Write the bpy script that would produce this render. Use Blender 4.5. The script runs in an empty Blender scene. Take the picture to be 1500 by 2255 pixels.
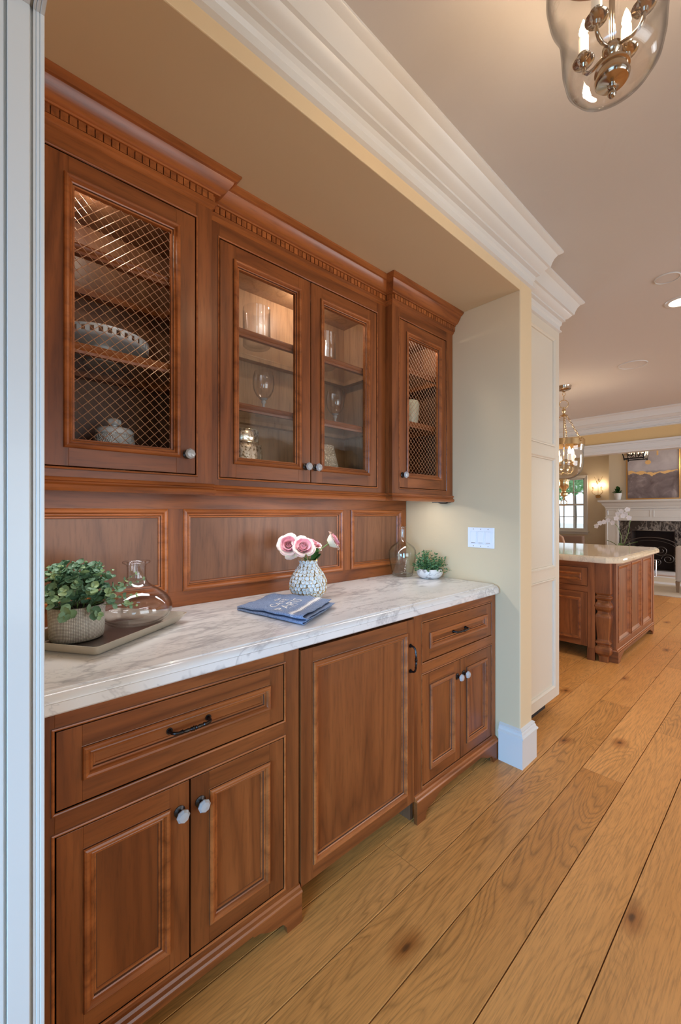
import bpy, bmesh, math, random
from mathutils import Vector, Matrix, noise
C = bpy.context.scene.collection
S = bpy.context.scene
PI = math.pi
R = random.Random(7)

# ---------------------------------------------------------------- camera
cam_d = bpy.data.cameras.new('camera')
cam = bpy.data.objects.new('camera', cam_d); C.objects.link(cam)
cam_d.sensor_fit = 'VERTICAL'; cam_d.sensor_height = 36.0
cam_d.lens = 36.0 * 916.0 / 2255.0
cam_d.shift_y = 1.5 / 2255.0
cam_d.clip_start = 0.02; cam_d.clip_end = 200
cam.location = (0, 0, 1.30)
cam.rotation_euler = (PI / 2, 0, math.atan(998.0 / 916.0))
S.camera = cam

# ---------------------------------------------------------------- world, lights, exposure
S.view_settings.view_transform = 'Standard'
S.view_settings.look = 'None'
S.view_settings.gamma = 1.0
S.view_settings.use_curve_mapping = False
S.view_settings.exposure = -0.10
S.cycles.use_denoising = True
S.cycles.max_bounces = 9
S.cycles.diffuse_bounces = 5
S.cycles.glossy_bounces = 4
S.cycles.transmission_bounces = 9
S.cycles.transparent_max_bounces = 16
S.cycles.caustics_reflective = False
S.cycles.caustics_refractive = False
S.cycles.sample_clamp_indirect = 4.0
W = bpy.data.worlds.new('world'); S.world = W; W.use_nodes = True
bg = W.node_tree.nodes['Background']
bg.inputs[0].default_value = (0.80, 0.90, 1.0, 1); bg.inputs[1].default_value = 1.6

def area(name, loc, direction, sx, sy, power, color, spread=PI):
    d = bpy.data.lights.new(name, 'AREA'); d.shape = 'RECTANGLE'; d.size = sx; d.size_y = sy
    d.energy = power; d.color = color; d.spread = spread
    o = bpy.data.objects.new(name, d); C.objects.link(o)
    o.location = loc; o.rotation_euler = Vector(direction).to_track_quat('-Z', 'Y').to_euler()
    return o
def point(name, loc, power, color, radius=0.02):
    d = bpy.data.lights.new(name, 'POINT'); d.energy = power; d.color = color; d.shadow_soft_size = radius
    o = bpy.data.objects.new(name, d); C.objects.link(o); o.location = loc
    return o
def spot(name, loc, power, color, angle=2.0, radius=0.03, blend=0.8):
    d = bpy.data.lights.new(name, 'SPOT'); d.energy = power; d.color = color; d.shadow_soft_size = radius
    d.spot_size = angle; d.spot_blend = blend
    o = bpy.data.objects.new(name, d); C.objects.link(o); o.location = loc
    return o
COOL = (0.62, 0.82, 1.0); NEUT = (1.0, 0.91, 0.80); WARM = (1.0, 0.74, 0.48)
# daylight from behind the camera, then added fill lamps for hall and rooms
area('daylight_entry', (0.35, -2.46, 1.0), (-0.30, 1, -0.20), 1.7, 1.5, 36, (0.20, 0.54, 1.0), 1.10)
area('daylight_entry_side', (2.45, -1.2, 0.85), (-1, 0.25, -0.10), 1.3, 1.3, 22, (0.42, 0.74, 1.0))
area('fill_hall', (2.35, 0.9, 1.15), (-1, 0.05, 0.12), 2.0, 1.4, 32, (0.80, 0.93, 1.0))  # added fill lamp on the unseen side of the hall
area('fill_kitchen', (3.95, 4.9, 1.30), (-1, 0, 0), 3.0, 1.4, 90, (0.92, 0.96, 1.0))  # added fill lamp at the unseen right side of the kitchen
area('fill_kitchen_left', (-5.05, 5.2, 1.6), (1, 0, 0), 2.4, 1.3, 40, (0.92, 0.96, 1.0))  # added fill lamp at the unseen left kitchen wall
area('fill_living', (3.0, 9.6, 1.6), (-1, 0, 0), 2.6, 2.0, 170, (0.92, 0.96, 1.0))  # added fill lamp brightening the living room from out of view
CANS_AND_FILL = [(-0.50, 3.50), (0.9, 3.5), (-2.6, 3.4), (-0.6, 5.9), (0.9, 5.9), (-2.9, 6.0), (0.1, -1.1)]  # first is the visible can, the others are unseen fill

# ---------------------------------------------------------------- node helpers
def new_mat(name):
    m = bpy.data.materials.new(name); m.use_nodes = True
    nt = m.node_tree; b = nt.nodes['Principled BSDF']
    return m, nt, b
def lk(nt, a, b): nt.links.new(a, b)
def node(nt, t, **kw):
    n = nt.nodes.new(t)
    for k, v in kw.items(): setattr(n, k, v)
    return n
def coords(nt, scale, rnd=True):
    tc = node(nt, 'ShaderNodeTexCoord'); mp = node(nt, 'ShaderNodeMapping')
    mp.inputs['Scale'].default_value = scale
    if rnd:
        oi = node(nt, 'ShaderNodeObjectInfo'); mul = node(nt, 'ShaderNodeVectorMath', operation='SCALE')
        cb = node(nt, 'ShaderNodeCombineXYZ')
        cb.inputs[0].default_value = 3.1; cb.inputs[1].default_value = 7.7; cb.inputs[2].default_value = 5.3
        lk(nt, cb.outputs[0], mul.inputs[0]); lk(nt, oi.outputs['Random'], mul.inputs['Scale'])
        add = node(nt, 'ShaderNodeVectorMath', operation='ADD')
        lk(nt, tc.outputs['Object'], add.inputs[0]); lk(nt, mul.outputs[0], add.inputs[1])
        lk(nt, add.outputs[0], mp.inputs['Vector'])
    else:
        lk(nt, tc.outputs['Object'], mp.inputs['Vector'])
    return mp
def noisen(nt, vec, scale, detail=4, rough=0.55, dist=0.0):
    n = node(nt, 'ShaderNodeTexNoise'); n.inputs['Scale'].default_value = scale
    n.inputs['Detail'].default_value = detail; n.inputs['Roughness'].default_value = rough
    n.inputs['Distortion'].default_value = dist
    lk(nt, vec.outputs[0], n.inputs['Vector']); return n
def ramp(nt, fac, stops):
    r = node(nt, 'ShaderNodeValToRGB'); el = r.color_ramp.elements
    while len(el) > 1: el.remove(el[-1])
    el[0].position = stops[0][0]; el[0].color = (*stops[0][1], 1)
    for p, c in stops[1:]:
        e = el.new(p); e.color = (*c, 1)
    lk(nt, fac, r.inputs[0]); return r
def g(v): return (v, v, v)
def mixc(nt, a, b, fac, mode='MIX'):
    m = node(nt, 'ShaderNodeMix', data_type='RGBA', blend_type=mode)
    if hasattr(fac, 'links'): lk(nt, fac, m.inputs[0])
    else: m.inputs[0].default_value = fac
    for s, i in ((a, 6), (b, 7)):
        if hasattr(s, 'links'): lk(nt, s, m.inputs[i])
        else: m.inputs[i].default_value = (*s, 1)
    return m.outputs[2]
def mathn(nt, op, a, b=None, c=None):
    m = node(nt, 'ShaderNodeMath', operation=op)
    for i, v in enumerate((a, b, c)):
        if v is None: continue
        if hasattr(v, 'links'): lk(nt, v, m.inputs[i])
        else: m.inputs[i].default_value = v
    return m.outputs[0]
def bump(nt, b, h, strength=0.2, dist=0.002):
    n = node(nt, 'ShaderNodeBump'); n.inputs['Strength'].default_value = strength
    n.inputs['Distance'].default_value = dist
    lk(nt, h, n.inputs['Height']); lk(nt, n.outputs[0], b.inputs['Normal'])
def hexc(h):
    h = h.lstrip('#'); v = [int(h[i:i + 2], 16) / 255 for i in (0, 2, 4)]
    return tuple(x / 12.92 if x <= 0.04045 else ((x + 0.055) / 1.055) ** 2.4 for x in v)

# ---------------------------------------------------------------- materials
def wood(name, axis, light, mid, dark, rough=0.38, coat=0.10):
    """Stained hardwood; grain runs along the given axis of the object."""
    m, nt, b = new_mat(name)
    sc = {'z': (1, 1, 0.085), 'y': (1, 0.085, 1), 'x': (0.085, 1, 1)}[axis]
    mp = coords(nt, sc)
    n1 = noisen(nt, mp, 5.5, 2, 0.5, 0.25)
    f = mathn(nt, 'PINGPONG', mathn(nt, 'MULTIPLY', n1.outputs[0], 7.0), 0.5)
    f = mathn(nt, 'MULTIPLY', f, 2.0)
    c1 = ramp(nt, f, [(0.0, dark), (0.3, mid), (1.0, light)])
    n2 = noisen(nt, mp, 2.2, 3, 0.5, 0)
    c2 = ramp(nt, n2.outputs[0], [(0.35, mid), (0.65, light)])
    col = mixc(nt, c2.outputs[0], c1.outputs[0], 0.50)
    n3 = noisen(nt, mp, 130, 3, 0.6, 0)
    p3 = ramp(nt, n3.outputs[0], [(0.34, g(0.64)), (0.48, g(0.96)), (0.7, g(1.07))])
    col = mixc(nt, col, p3.outputs[0], 0.55, 'MULTIPLY')
    oi = node(nt, 'ShaderNodeObjectInfo')
    v = mathn(nt, 'MULTIPLY_ADD', oi.outputs['Random'], 0.22, 0.89)
    hsv = node(nt, 'ShaderNodeHueSaturation'); lk(nt, col, hsv.inputs['Color']); lk(nt, v, hsv.inputs['Value'])
    lk(nt, hsv.outputs[0], b.inputs['Base Color'])
    b.inputs['Roughness'].default_value = rough
    b.inputs['Coat Weight'].default_value = coat; b.inputs['Coat Roughness'].default_value = 0.22; b.inputs['Specular IOR Level'].default_value = 0.30
    bump(nt, b, n3.outputs[0], 0.10, 0.0006)
    return m
WL, WM, WD = (0.300, 0.092, 0.024), (0.182, 0.050, 0.0118), (0.080, 0.020, 0.005)
M = {}
M['wood_v'] = wood('walnut_vertical', 'z', WL, WM, WD)
M['wood_h'] = wood('walnut_along', 'y', WL, WM, WD)
M['wood_x'] = wood('walnut_across', 'x', WL, WM, WD)
ML = tuple(c * 1.42 for c in WL); MM = tuple(c * 1.42 for c in WM); MD = tuple(c * 1.4 for c in WD)
M['mold'] = wood('walnut_moulding', 'y', ML, MM, MD, 0.3, 0.25)
dk = lambda t, k: tuple(c * k for c in t)
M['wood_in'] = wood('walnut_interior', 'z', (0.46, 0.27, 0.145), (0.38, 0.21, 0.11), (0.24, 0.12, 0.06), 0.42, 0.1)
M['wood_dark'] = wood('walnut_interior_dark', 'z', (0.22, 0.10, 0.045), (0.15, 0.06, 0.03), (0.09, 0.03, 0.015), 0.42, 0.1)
M['wood_bs'] = wood('walnut_splash', 'z', (0.215, 0.090, 0.043), (0.160, 0.065, 0.031), (0.095, 0.036, 0.018), 0.4, 0.2)

def paint(name, col, rough=0.5, tex=0.0, scale=9, coat=0.0):
    m, nt, b = new_mat(name)
    b.inputs['Base Color'].default_value = (*col, 1); b.inputs['Roughness'].default_value = rough
    b.inputs['Coat Weight'].default_value = coat
    if tex:
        mp = coords(nt, (1, 1, 1), False)
        n = noisen(nt, mp, scale, 3, 0.5, 0.6)
        r = ramp(nt, n.outputs[0], [(0.52, g(0)), (0.60, g(1))])
        n2 = noisen(nt, mp, 45, 2, 0.5)
        h = mathn(nt, 'MULTIPLY_ADD', n2.outputs[0], 0.25, r.outputs[0])
        bump(nt, b, h, tex, 0.003)
    return m
M['wall'] = paint('cream_wall_paint', (0.69, 0.52, 0.315), 0.6, 0.10, 6)
M['wall_yellow'] = paint('yellow_wall_paint', (0.66, 0.44, 0.19), 0.6, 0.08, 6)
M['wall_beige'] = paint('beige_wall_paint', (0.66, 0.56, 0.40), 0.6, 0.05, 6)
M['ceiling'] = paint('ceiling_paint', (0.59, 0.555, 0.53), 0.7, 0.16, 5)
M['trim'] = paint('white_trim_paint', (0.66, 0.64, 0.605), 0.32, 0, 9, 0.15)
M['cream_trim'] = paint('cream_cabinet_paint', (0.66, 0.59, 0.48), 0.36, 0, 9, 0.15)
M['white_plastic'] = paint('white_plastic', (0.84, 0.84, 0.86), 0.3)
M['subfloor'] = paint('dark_subfloor', (0.05, 0.025, 0.012), 0.9)
M['black'] = paint('black_void', (0.012, 0.010, 0.010), 0.7)
M['soot'] = paint('dark_firebox', (0.035, 0.022, 0.018), 0.9)

def oak():
    m, nt, b = new_mat('wide_oak_plank')
    mp = coords(nt, (1, 0.13, 1))
    n1 = noisen(nt, mp, 5.0, 2.5, 0.5, 0.35)
    ff = mathn(nt, 'MULTIPLY', n1.outputs[0], 36.0)
    f = mathn(nt, 'PINGPONG', ff, 0.5); f = mathn(nt, 'MULTIPLY', f, 2.0)
    line = ramp(nt, f, [(0.0, g(0.50)), (0.30, g(0.86)), (1.0, g(1.04))])
    n2 = noisen(nt, mp, 1.6, 3, 0.6)
    base = ramp(nt, n2.outputs[0], [(0.30, (0.56, 0.225, 0.052)), (0.50, (0.72, 0.318, 0.084)), (0.70, (0.84, 0.40, 0.125))])
    mq = coords(nt, (1, 0.045, 1)); n3 = noisen(nt, mq, 210, 3, 0.7)
    fib = ramp(nt, n3.outputs[0], [(0.36, g(0.60)), (0.50, g(0.95)), (0.65, g(1.06))])
    # the cathedral figure is strong in places only
    amt = ramp(nt, noisen(nt, mp, 1.9, 1, 0.5).outputs[0], [(0.46, g(0.18)), (0.66, g(0.85))])
    col = mixc(nt, base.outputs[0], line.outputs[0], amt.outputs[0], 'MULTIPLY')
    col = mixc(nt, col, fib.outputs[0], 0.65, 'MULTIPLY')
    mk = coords(nt, (1, 0.52, 1))
    vo = node(nt, 'ShaderNodeTexVoronoi'); vo.inputs['Scale'].default_value = 2.5; vo.voronoi_dimensions = '2D'
    nd = noisen(nt, mk, 14, 2, 0.5)
    off = mixc(nt, mk.outputs[0], nd.outputs['Color'], 0.05)
    lk(nt, off, vo.inputs['Vector'])
    kn = ramp(nt, vo.outputs['Distance'], [(0.0, (0.04, 0.016, 0.008)), (0.014, (0.08, 0.03, 0.012)), (0.030, (0.50, 0.36, 0.24)), (0.11, (1, 1, 1))])
    col = mixc(nt, col, kn.outputs[0], 0.85, 'MULTIPLY')
    oi = node(nt, 'ShaderNodeObjectInfo')
    v = mathn(nt, 'MULTIPLY_ADD', oi.outputs['Random'], 0.12, 0.92)
    hsv = node(nt, 'ShaderNodeHueSaturation'); lk(nt, col, hsv.inputs['Color']); lk(nt, v, hsv.inputs['Value'])
    lk(nt, hsv.outputs[0], b.inputs['Base Color'])
    rr = ramp(nt, n2.outputs[0], [(0.3, g(0.30)), (0.7, g(0.40))])
    lk(nt, rr.outputs[0], b.inputs['Roughness'])
    h = mathn(nt, 'MULTIPLY', line.outputs[0], 1.0); h = mathn(nt, 'ADD', h, mathn(nt, 'MULTIPLY', n3.outputs[0], 0.5))
    bump(nt, b, h, 0.16, 0.0009)
    return m
M['oak'] = oak()

def marble(name, base, cloud, vein, scale=1.0, vs=1.0, rough=0.12, cl=(0.50, 0.70)):
    m, nt, b = new_mat(name)
    mp = coords(nt, (scale * 1.9, scale * 0.70, scale), False)
    w = noisen(nt, mp, 2.2, 6, 0.6, 1.0)
    off = mixc(nt, mp.outputs[0], w.outputs['Color'], 0.28)
    cnode = node(nt, 'ShaderNodeTexNoise'); cnode.inputs['Scale'].default_value = 2.3; cnode.inputs['Detail'].default_value = 7
    lk(nt, off, cnode.inputs['Vector'])
    col = base
    def veins(scale_, width, amt, colr, prev, seed):
        n = node(nt, 'ShaderNodeTexNoise', noise_dimensions='4D'); n.inputs['Scale'].default_value = scale_
        n.inputs['Detail'].default_value = 5; n.inputs['Roughness'].default_value = 0.62; n.inputs['W'].default_value = seed
        lk(nt, off, n.inputs['Vector'])
        a = mathn(nt, 'ABSOLUTE', mathn(nt, 'SUBTRACT', n.outputs[0], 0.5))
        r = ramp(nt, a, [(0.0, g(amt)), (width * 0.35, g(amt * 0.45)), (width, g(0.0))])
        return mixc(nt, prev, colr, r.outputs[0])
    cr = ramp(nt, cnode.outputs[0], [(cl[0], g(0)), (cl[1], g(0.75))])
    col = mixc(nt, base, cloud, cr.outputs[0])
    col = veins(3.0 * vs, 0.026, 0.55, vein, col, 1.3)
    col = veins(5.5 * vs, 0.010, 0.35, vein, col, 4.7)
    col = veins(1.5 * vs, 0.016, 0.60, vein, col, 9.1)
    lk(nt, col, b.inputs['Base Color'])
    b.inputs['Roughness'].default_value = rough
    b.inputs['Coat Weight'].default_value = 0.2
    return m
M['marble'] = marble('white_veined_marble', (0.80, 0.785, 0.765), (0.60, 0.59, 0.585), (0.33, 0.32, 0.335), 0.8, 1.0, 0.22, (0.54, 0.74))
M['marble_island'] = marble('cream_island_stone', (0.74, 0.60, 0.42), (0.62, 0.46, 0.30), (0.45, 0.34, 0.25), 1.2, 1.0, 0.08)
M['marble_dark'] = marble('black_veined_marble', (0.030, 0.027, 0.028), (0.07, 0.062, 0.058), (0.42, 0.38, 0.34), 0.8, 0.9, 0.15, (0.55, 0.8))

def metal(name, col, rough=0.2, metallic=1.0):
    m, nt, b = new_mat(name)
    b.inputs['Base Color'].default_value = (*col, 1); b.inputs['Metallic'].default_value = metallic
    b.inputs['Roughness'].default_value = rough
    mp = coords(nt, (1, 1, 1), False); n = noisen(nt, mp, 60, 2)
    bump(nt, b, n.outputs[0], 0.05, 0.0004)
    return m
M['bronze'] = metal('oil_rubbed_bronze', (0.055, 0.05, 0.05), 0.32)
M['nickel'] = metal('antique_nickel', (0.50, 0.42, 0.34), 0.14)
M['brass'] = metal('aged_brass', (0.62, 0.45, 0.24), 0.20)
M['gold'] = metal('gold_frame', (0.80, 0.50, 0.18), 0.28)
M['groove_dark'] = paint('dark_groove_brown', (0.085, 0.030, 0.012), 0.5)  # dark brown for chosen moulding and bead faces
M['screen'] = metal('wrought_iron', (0.16, 0.14, 0.13), 0.5)
M['iron'] = metal('black_iron', (0.02, 0.02, 0.022), 0.45)
M['wire'] = metal('antique_brass_wire', (0.78, 0.55, 0.40), 0.36)
M['pewter'] = metal('brushed_pewter', (0.72, 0.65, 0.53), 0.36, 0.65)
M['steel'] = metal('steel', (0.6, 0.6, 0.62), 0.25)

def emit(name, col, strength):
    m, nt, b = new_mat(name)
    b.inputs['Base Color'].default_value = (*col, 1)
    b.inputs['Emission Color'].default_value = (*col, 1); b.inputs['Emission Strength'].default_value = strength
    return m
M['bulb'] = emit('lit_bulb', (1.0, 0.86, 0.62), 26.0)
M['can_light'] = emit('recessed_lamp', (1.0, 0.93, 0.82), 9.0)
M['puck'] = emit('puck_lamp', (1.0, 0.95, 0.88), 10.0)
M['candle'] = paint('ivory_candle_sleeve', (0.88, 0.80, 0.70), 0.4)
M['candle'].node_tree.nodes['Principled BSDF'].inputs['Emission Color'].default_value = (1, 0.82, 0.6, 1)
M['candle'].node_tree.nodes['Principled BSDF'].inputs['Emission Strength'].default_value = 0.25

def thin_glass(name, tint=(0.97, 0.97, 0.97), rough=0.02, wavy=0.0, edge=0.7, bsc=9, gain=1.0):
    """Thin clear sheet: passes light straight through, mirrors by viewing angle."""
    m = bpy.data.materials.new(name); m.use_nodes = True
    nt = m.node_tree; nt.nodes.clear()
    out = node(nt, 'ShaderNodeOutputMaterial'); tr = node(nt, 'ShaderNodeBsdfTransparent')
    gl = node(nt, 'ShaderNodeBsdfGlossy'); gl.inputs['Roughness'].default_value = rough
    lw = node(nt, 'ShaderNodeLayerWeight'); lw.inputs['Blend'].default_value = 0.5
    edgec = ramp(nt, lw.outputs['Facing'], [(0.0, tint), (0.55, tint), (0.95, tuple(t * edge for t in tint))])
    lk(nt, edgec.outputs[0], tr.inputs[0])
    mix = node(nt, 'ShaderNodeMixShader')
    fac = mathn(nt, 'MULTIPLY_ADD', mathn(nt, 'POWER', lw.outputs['Facing'], 4.0), 0.75, 0.045 * gain)
    fac = mathn(nt, 'MINIMUM', fac, 0.8)
    lk(nt, fac, mix.inputs[0]); lk(nt, tr.outputs[0], mix.inputs[1]); lk(nt, gl.outputs[0], mix.inputs[2])
    lk(nt, mix.outputs[0], out.inputs[0])
    if wavy:
        mp = coords(nt, (1, 1, 1), False); n = noisen(nt, mp, bsc, 3, 0.5)
        bp = node(nt, 'ShaderNodeBump'); bp.inputs['Strength'].default_value = wavy; bp.inputs['Distance'].default_value = 0.004
        lk(nt, n.outputs[0], bp.inputs['Height'])
        lk(nt, bp.outputs[0], gl.inputs['Normal'])
    return m
M['pane'] = thin_glass('cabinet_pane_glass', (0.97, 0.965, 0.955), 0.03, 0.10, 0.9, 16)
M['shelf_glass'] = thin_glass('shelf_glass', (0.93, 0.95, 0.94), 0.03, 0, 0.85)
M['clear'] = thin_glass('clear_glassware', (0.99, 0.988, 0.99), 0.01, 0.12, 0.62, 30, 1.5)
M['clear_green'] = thin_glass('greenish_bottle_glass', (0.975, 0.985, 0.96), 0.015, 0.15, 0.62, 25, 1.5)
M['lamp_glass'] = thin_glass('lamp_glass', (0.99, 0.98, 0.965), 0.01, 0.1, 0.62, 20, 1.1)
M['window_glass'] = thin_glass('window_glass', (0.97, 0.98, 0.98), 0.01, 0, 0.9)
m, nt, b = new_mat('crystal'); b.inputs['Base Color'].default_value = (0.97, 0.99, 1, 1); b.inputs['Transmission Weight'].default_value = 0.60
b.inputs['Roughness'].default_value = 0.02; b.inputs['IOR'].default_value = 1.5; M['crystal'] = m

def mercury():
    m, nt, b = new_mat('mercury_glass'); mp = coords(nt, (1, 1, 1), False)
    n = noisen(nt, mp, 95, 3, 0.6); r = ramp(nt, n.outputs[0], [(0.40, (0.30, 0.22, 0.13)), (0.47, (0.85, 0.76, 0.62)), (0.7, (0.92, 0.87, 0.78))])
    lk(nt, r.outputs[0], b.inputs['Base Color']); b.inputs['Metallic'].default_value = 0.85; b.inputs['Roughness'].default_value = 0.22
    bump(nt, b, n.outputs[0], 0.3, 0.002); return m
M['mercury'] = mercury()
def relief(name, col, scale, strength, rough=0.35):
    m, nt, b = new_mat(name); mp = coords(nt, (1, 1, 1), False)
    v = node(nt, 'ShaderNodeTexVoronoi'); v.inputs['Scale'].default_value = scale; lk(nt, mp.outputs[0], v.inputs['Vector'])
    b.inputs['Base Color'].default_value = (*col, 1); b.inputs['Roughness'].default_value = rough
    w = mathn(nt, 'SINE', mathn(nt, 'MULTIPLY', v.outputs['Distance'], 26.0))
    bump(nt, b, w, strength, 0.002); return m
M['lace_ceramic'] = relief('embossed_ceramic', (0.72, 0.70, 0.66), 55, 0.7)
M['ceramic'] = paint('white_ceramic', (0.70, 0.69, 0.67), 0.25, 0, 9, 0.3)
M['ceramic_cream'] = paint('cream_ceramic', (0.72, 0.68, 0.50), 0.35)
M['vase_white'] = paint('pale_blue_glaze', (0.74, 0.84, 0.90), 0.18, 0, 9, 0.5)
M['vase_gap'] = paint('vase_clay', (0.40, 0.33, 0.22), 0.5)
M['vase_gold'] = metal('gold_glaze', (0.62, 0.42, 0.16), 0.35)
M['soil'] = paint('dark_soil', (0.03, 0.02, 0.012), 0.9)
m, nt, b = new_mat('swirled_pot'); mp = coords(nt, (1, 1, 1), False); n = noisen(nt, mp, 9, 4, 0.5, 2.2)
a = mathn(nt, 'ABSOLUTE', mathn(nt, 'SUBTRACT', n.outputs[0], 0.5)); r = ramp(nt, a, [(0, (0.30, 0.27, 0.26)), (0.03, (0.78, 0.76, 0.74)), (1, (0.84, 0.83, 0.81))])
lk(nt, r.outputs[0], b.inputs['Base Color']); b.inputs['Roughness'].default_value = 0.3; M['swirl'] = m

def weave():
    m, nt, b = new_mat('beaded_weave_pot'); tc = node(nt, 'ShaderNodeTexCoord')
    sp = node(nt, 'ShaderNodeSeparateXYZ'); lk(nt, tc.outputs['Object'], sp.inputs[0])
    ang = mathn(nt, 'ARCTAN2', sp.outputs[1], sp.outputs[0])
    u = mathn(nt, 'SINE', mathn(nt, 'MULTIPLY', ang, 110.0)); v = mathn(nt, 'SINE', mathn(nt, 'MULTIPLY', sp.outputs[2], 1500.0))
    h = mathn(nt, 'MULTIPLY', mathn(nt, 'ADD', u, 1), mathn(nt, 'ADD', v, 1))
    r = ramp(nt, mathn(nt, 'MULTIPLY', h, 0.25), [(0.02, (0.30, 0.25, 0.20)), (0.30, (0.84, 0.77, 0.67))])
    lk(nt, r.outputs[0], b.inputs['Base Color']); b.inputs['Roughness'].default_value = 0.55
    bump(nt, b, h, 0.5, 0.001); return m
M['weave'] = weave()
def leafm(name, c1, c2, c3, rough=0.5):
    m, nt, b = new_mat(name); oi = node(nt, 'ShaderNodeObjectInfo'); mp = coords(nt, (1, 1, 1), True); n = noisen(nt, mp, 60, 2)
    f = mathn(nt, 'ADD', mathn(nt, 'MULTIPLY', oi.outputs['Random'], 0.8), mathn(nt, 'MULTIPLY', n.outputs[0], 0.25))
    r = ramp(nt, f, [(0.1, c1), (0.55, c2), (1.0, c3)]); lk(nt, r.outputs[0], b.inputs['Base Color'])
    b.inputs['Roughness'].default_value = rough
    b.inputs['Subsurface Weight'].default_value = 0.0
    return m
M['euca'] = leafm('eucalyptus_leaf', (0.10, 0.21, 0.12), (0.21, 0.35, 0.20), (0.38, 0.52, 0.22))
M['fern'] = leafm('small_leaf', (0.05, 0.14, 0.05), (0.11, 0.25, 0.09), (0.22, 0.40, 0.14))
M['stem'] = paint('green_stem', (0.16, 0.26, 0.07), 0.5)
M['darkleaf'] = leafm('dark_leaf', (0.015, 0.06, 0.01), (0.03, 0.11, 0.02), (0.05, 0.16, 0.03), 0.35)
M['orchid_leaf'] = leafm('orchid_leaf', (0.06, 0.14, 0.03), (0.09, 0.20, 0.05), (0.13, 0.26, 0.07), 0.35)
M['orchid_petal'] = paint('white_petal', (0.82, 0.80, 0.78), 0.5)
def petalm(name, inner, outer):
    m, nt, b = new_mat(name); tc = node(nt, 'ShaderNodeTexCoord'); sp = node(nt, 'ShaderNodeSeparateXYZ'); lk(nt, tc.outputs['Object'], sp.inputs[0])
    r = ramp(nt, mathn(nt, 'MULTIPLY', sp.outputs[2], 30.0), [(0.0, outer), (0.55, outer), (1.0, inner)])
    lk(nt, r.outputs[0], b.inputs['Base Color']); b.inputs['Roughness'].default_value = 0.55; b.inputs['Subsurface Weight'].default_value = 0.15
    b.inputs['Subsurface Scale'].default_value = 0.005
    return m
M['petal_in'] = petalm('pink_petal', (0.95, 0.36, 0.50), (0.94, 0.60, 0.62))
M['petal_out'] = petalm('blush_petal', (0.96, 0.70, 0.68), (0.92, 0.86, 0.66))
def denim():
    m, nt, b = new_mat('blue_chambray'); mp = coords(nt, (1, 1, 1), False)
    n = noisen(nt, mp, 300, 2, 0.6); n2 = noisen(nt, mp, 60, 3)
    r = ramp(nt, n.outputs[0], [(0.35, (0.12, 0.18, 0.33)), (0.6, (0.28, 0.37, 0.56))])
    lk(nt, mixc(nt, r.outputs[0], n2.outputs[0], 0.10, 'MULTIPLY'), b.inputs['Base Color']); b.inputs['Roughness'].default_value = 0.85
    bump(nt, b, n.outputs[0], 0.3, 0.0006); return m
M['denim'] = denim()
M['print'] = paint('white_print', (0.86, 0.86, 0.86), 0.8)
M['linen'] = paint('beige_linen', (0.52, 0.46, 0.38), 0.85, 0.3, 120)
M['brown_linen'] = paint('brown_upholstery', (0.28, 0.18, 0.13), 0.85, 0.3, 120)
M['rug'] = paint('pale_wool_rug', (0.62, 0.53, 0.42), 0.95, 0.5, 60)
M['rug_border'] = paint('rug_edge', (0.70, 0.68, 0.70), 0.95, 0.3, 60)
M['light_wood'] = wood('pale_leg_wood', 'z', (0.36, 0.25, 0.15), (0.28, 0.18, 0.1), (0.18, 0.1, 0.05))
def canvas():
    m, nt, b = new_mat('painted_canvas'); mp = coords(nt, (1, 1, 1), False)
    n = noisen(nt, mp, 4, 5, 0.6, 0.8); r = ramp(nt, n.outputs[0], [(0.3, (0.12, 0.085, 0.085)), (0.55, (0.21, 0.165, 0.165)), (0.75, (0.42, 0.36, 0.35))])
    sp = node(nt, 'ShaderNodeSeparateXYZ'); tc = node(nt, 'ShaderNodeTexCoord'); lk(nt, tc.outputs['Object'], sp.inputs[0])
    n2 = noisen(nt, mp, 5, 4); zz = mathn(nt, 'ADD', sp.outputs[2], mathn(nt, 'MULTIPLY', n2.outputs[0], 0.10))
    up = ramp(nt, zz, [(0.62, g(0)), (0.70, g(1))])
    n3 = noisen(nt, mp, 3, 4, 0.5, 0.5); r3 = ramp(nt, n3.outputs[0], [(0.35, (0.38, 0.34, 0.36)), (0.7, (0.56, 0.52, 0.53))])
    col = mixc(nt, r.outputs[0], r3.outputs[0], up.outputs[0]); lk(nt, col, b.inputs['Base Color']); b.inputs['Roughness'].default_value = 0.6
    bump(nt, b, n.outputs[0], 0.3, 0.004); return m
M['canvas'] = canvas()
M['paint_gold'] = paint('gold_brushstroke', (0.80, 0.50, 0.20), 0.45)
M['foliage_out'] = leafm('garden_foliage', (0.10, 0.30, 0.12), (0.28, 0.55, 0.25), (0.75, 0.35, 0.28))
M['patio'] = paint('pale_patio', (0.80, 0.78, 0.72), 0.9)
M['bark'] = paint('bark', (0.12, 0.09, 0.07), 0.9)
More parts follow.
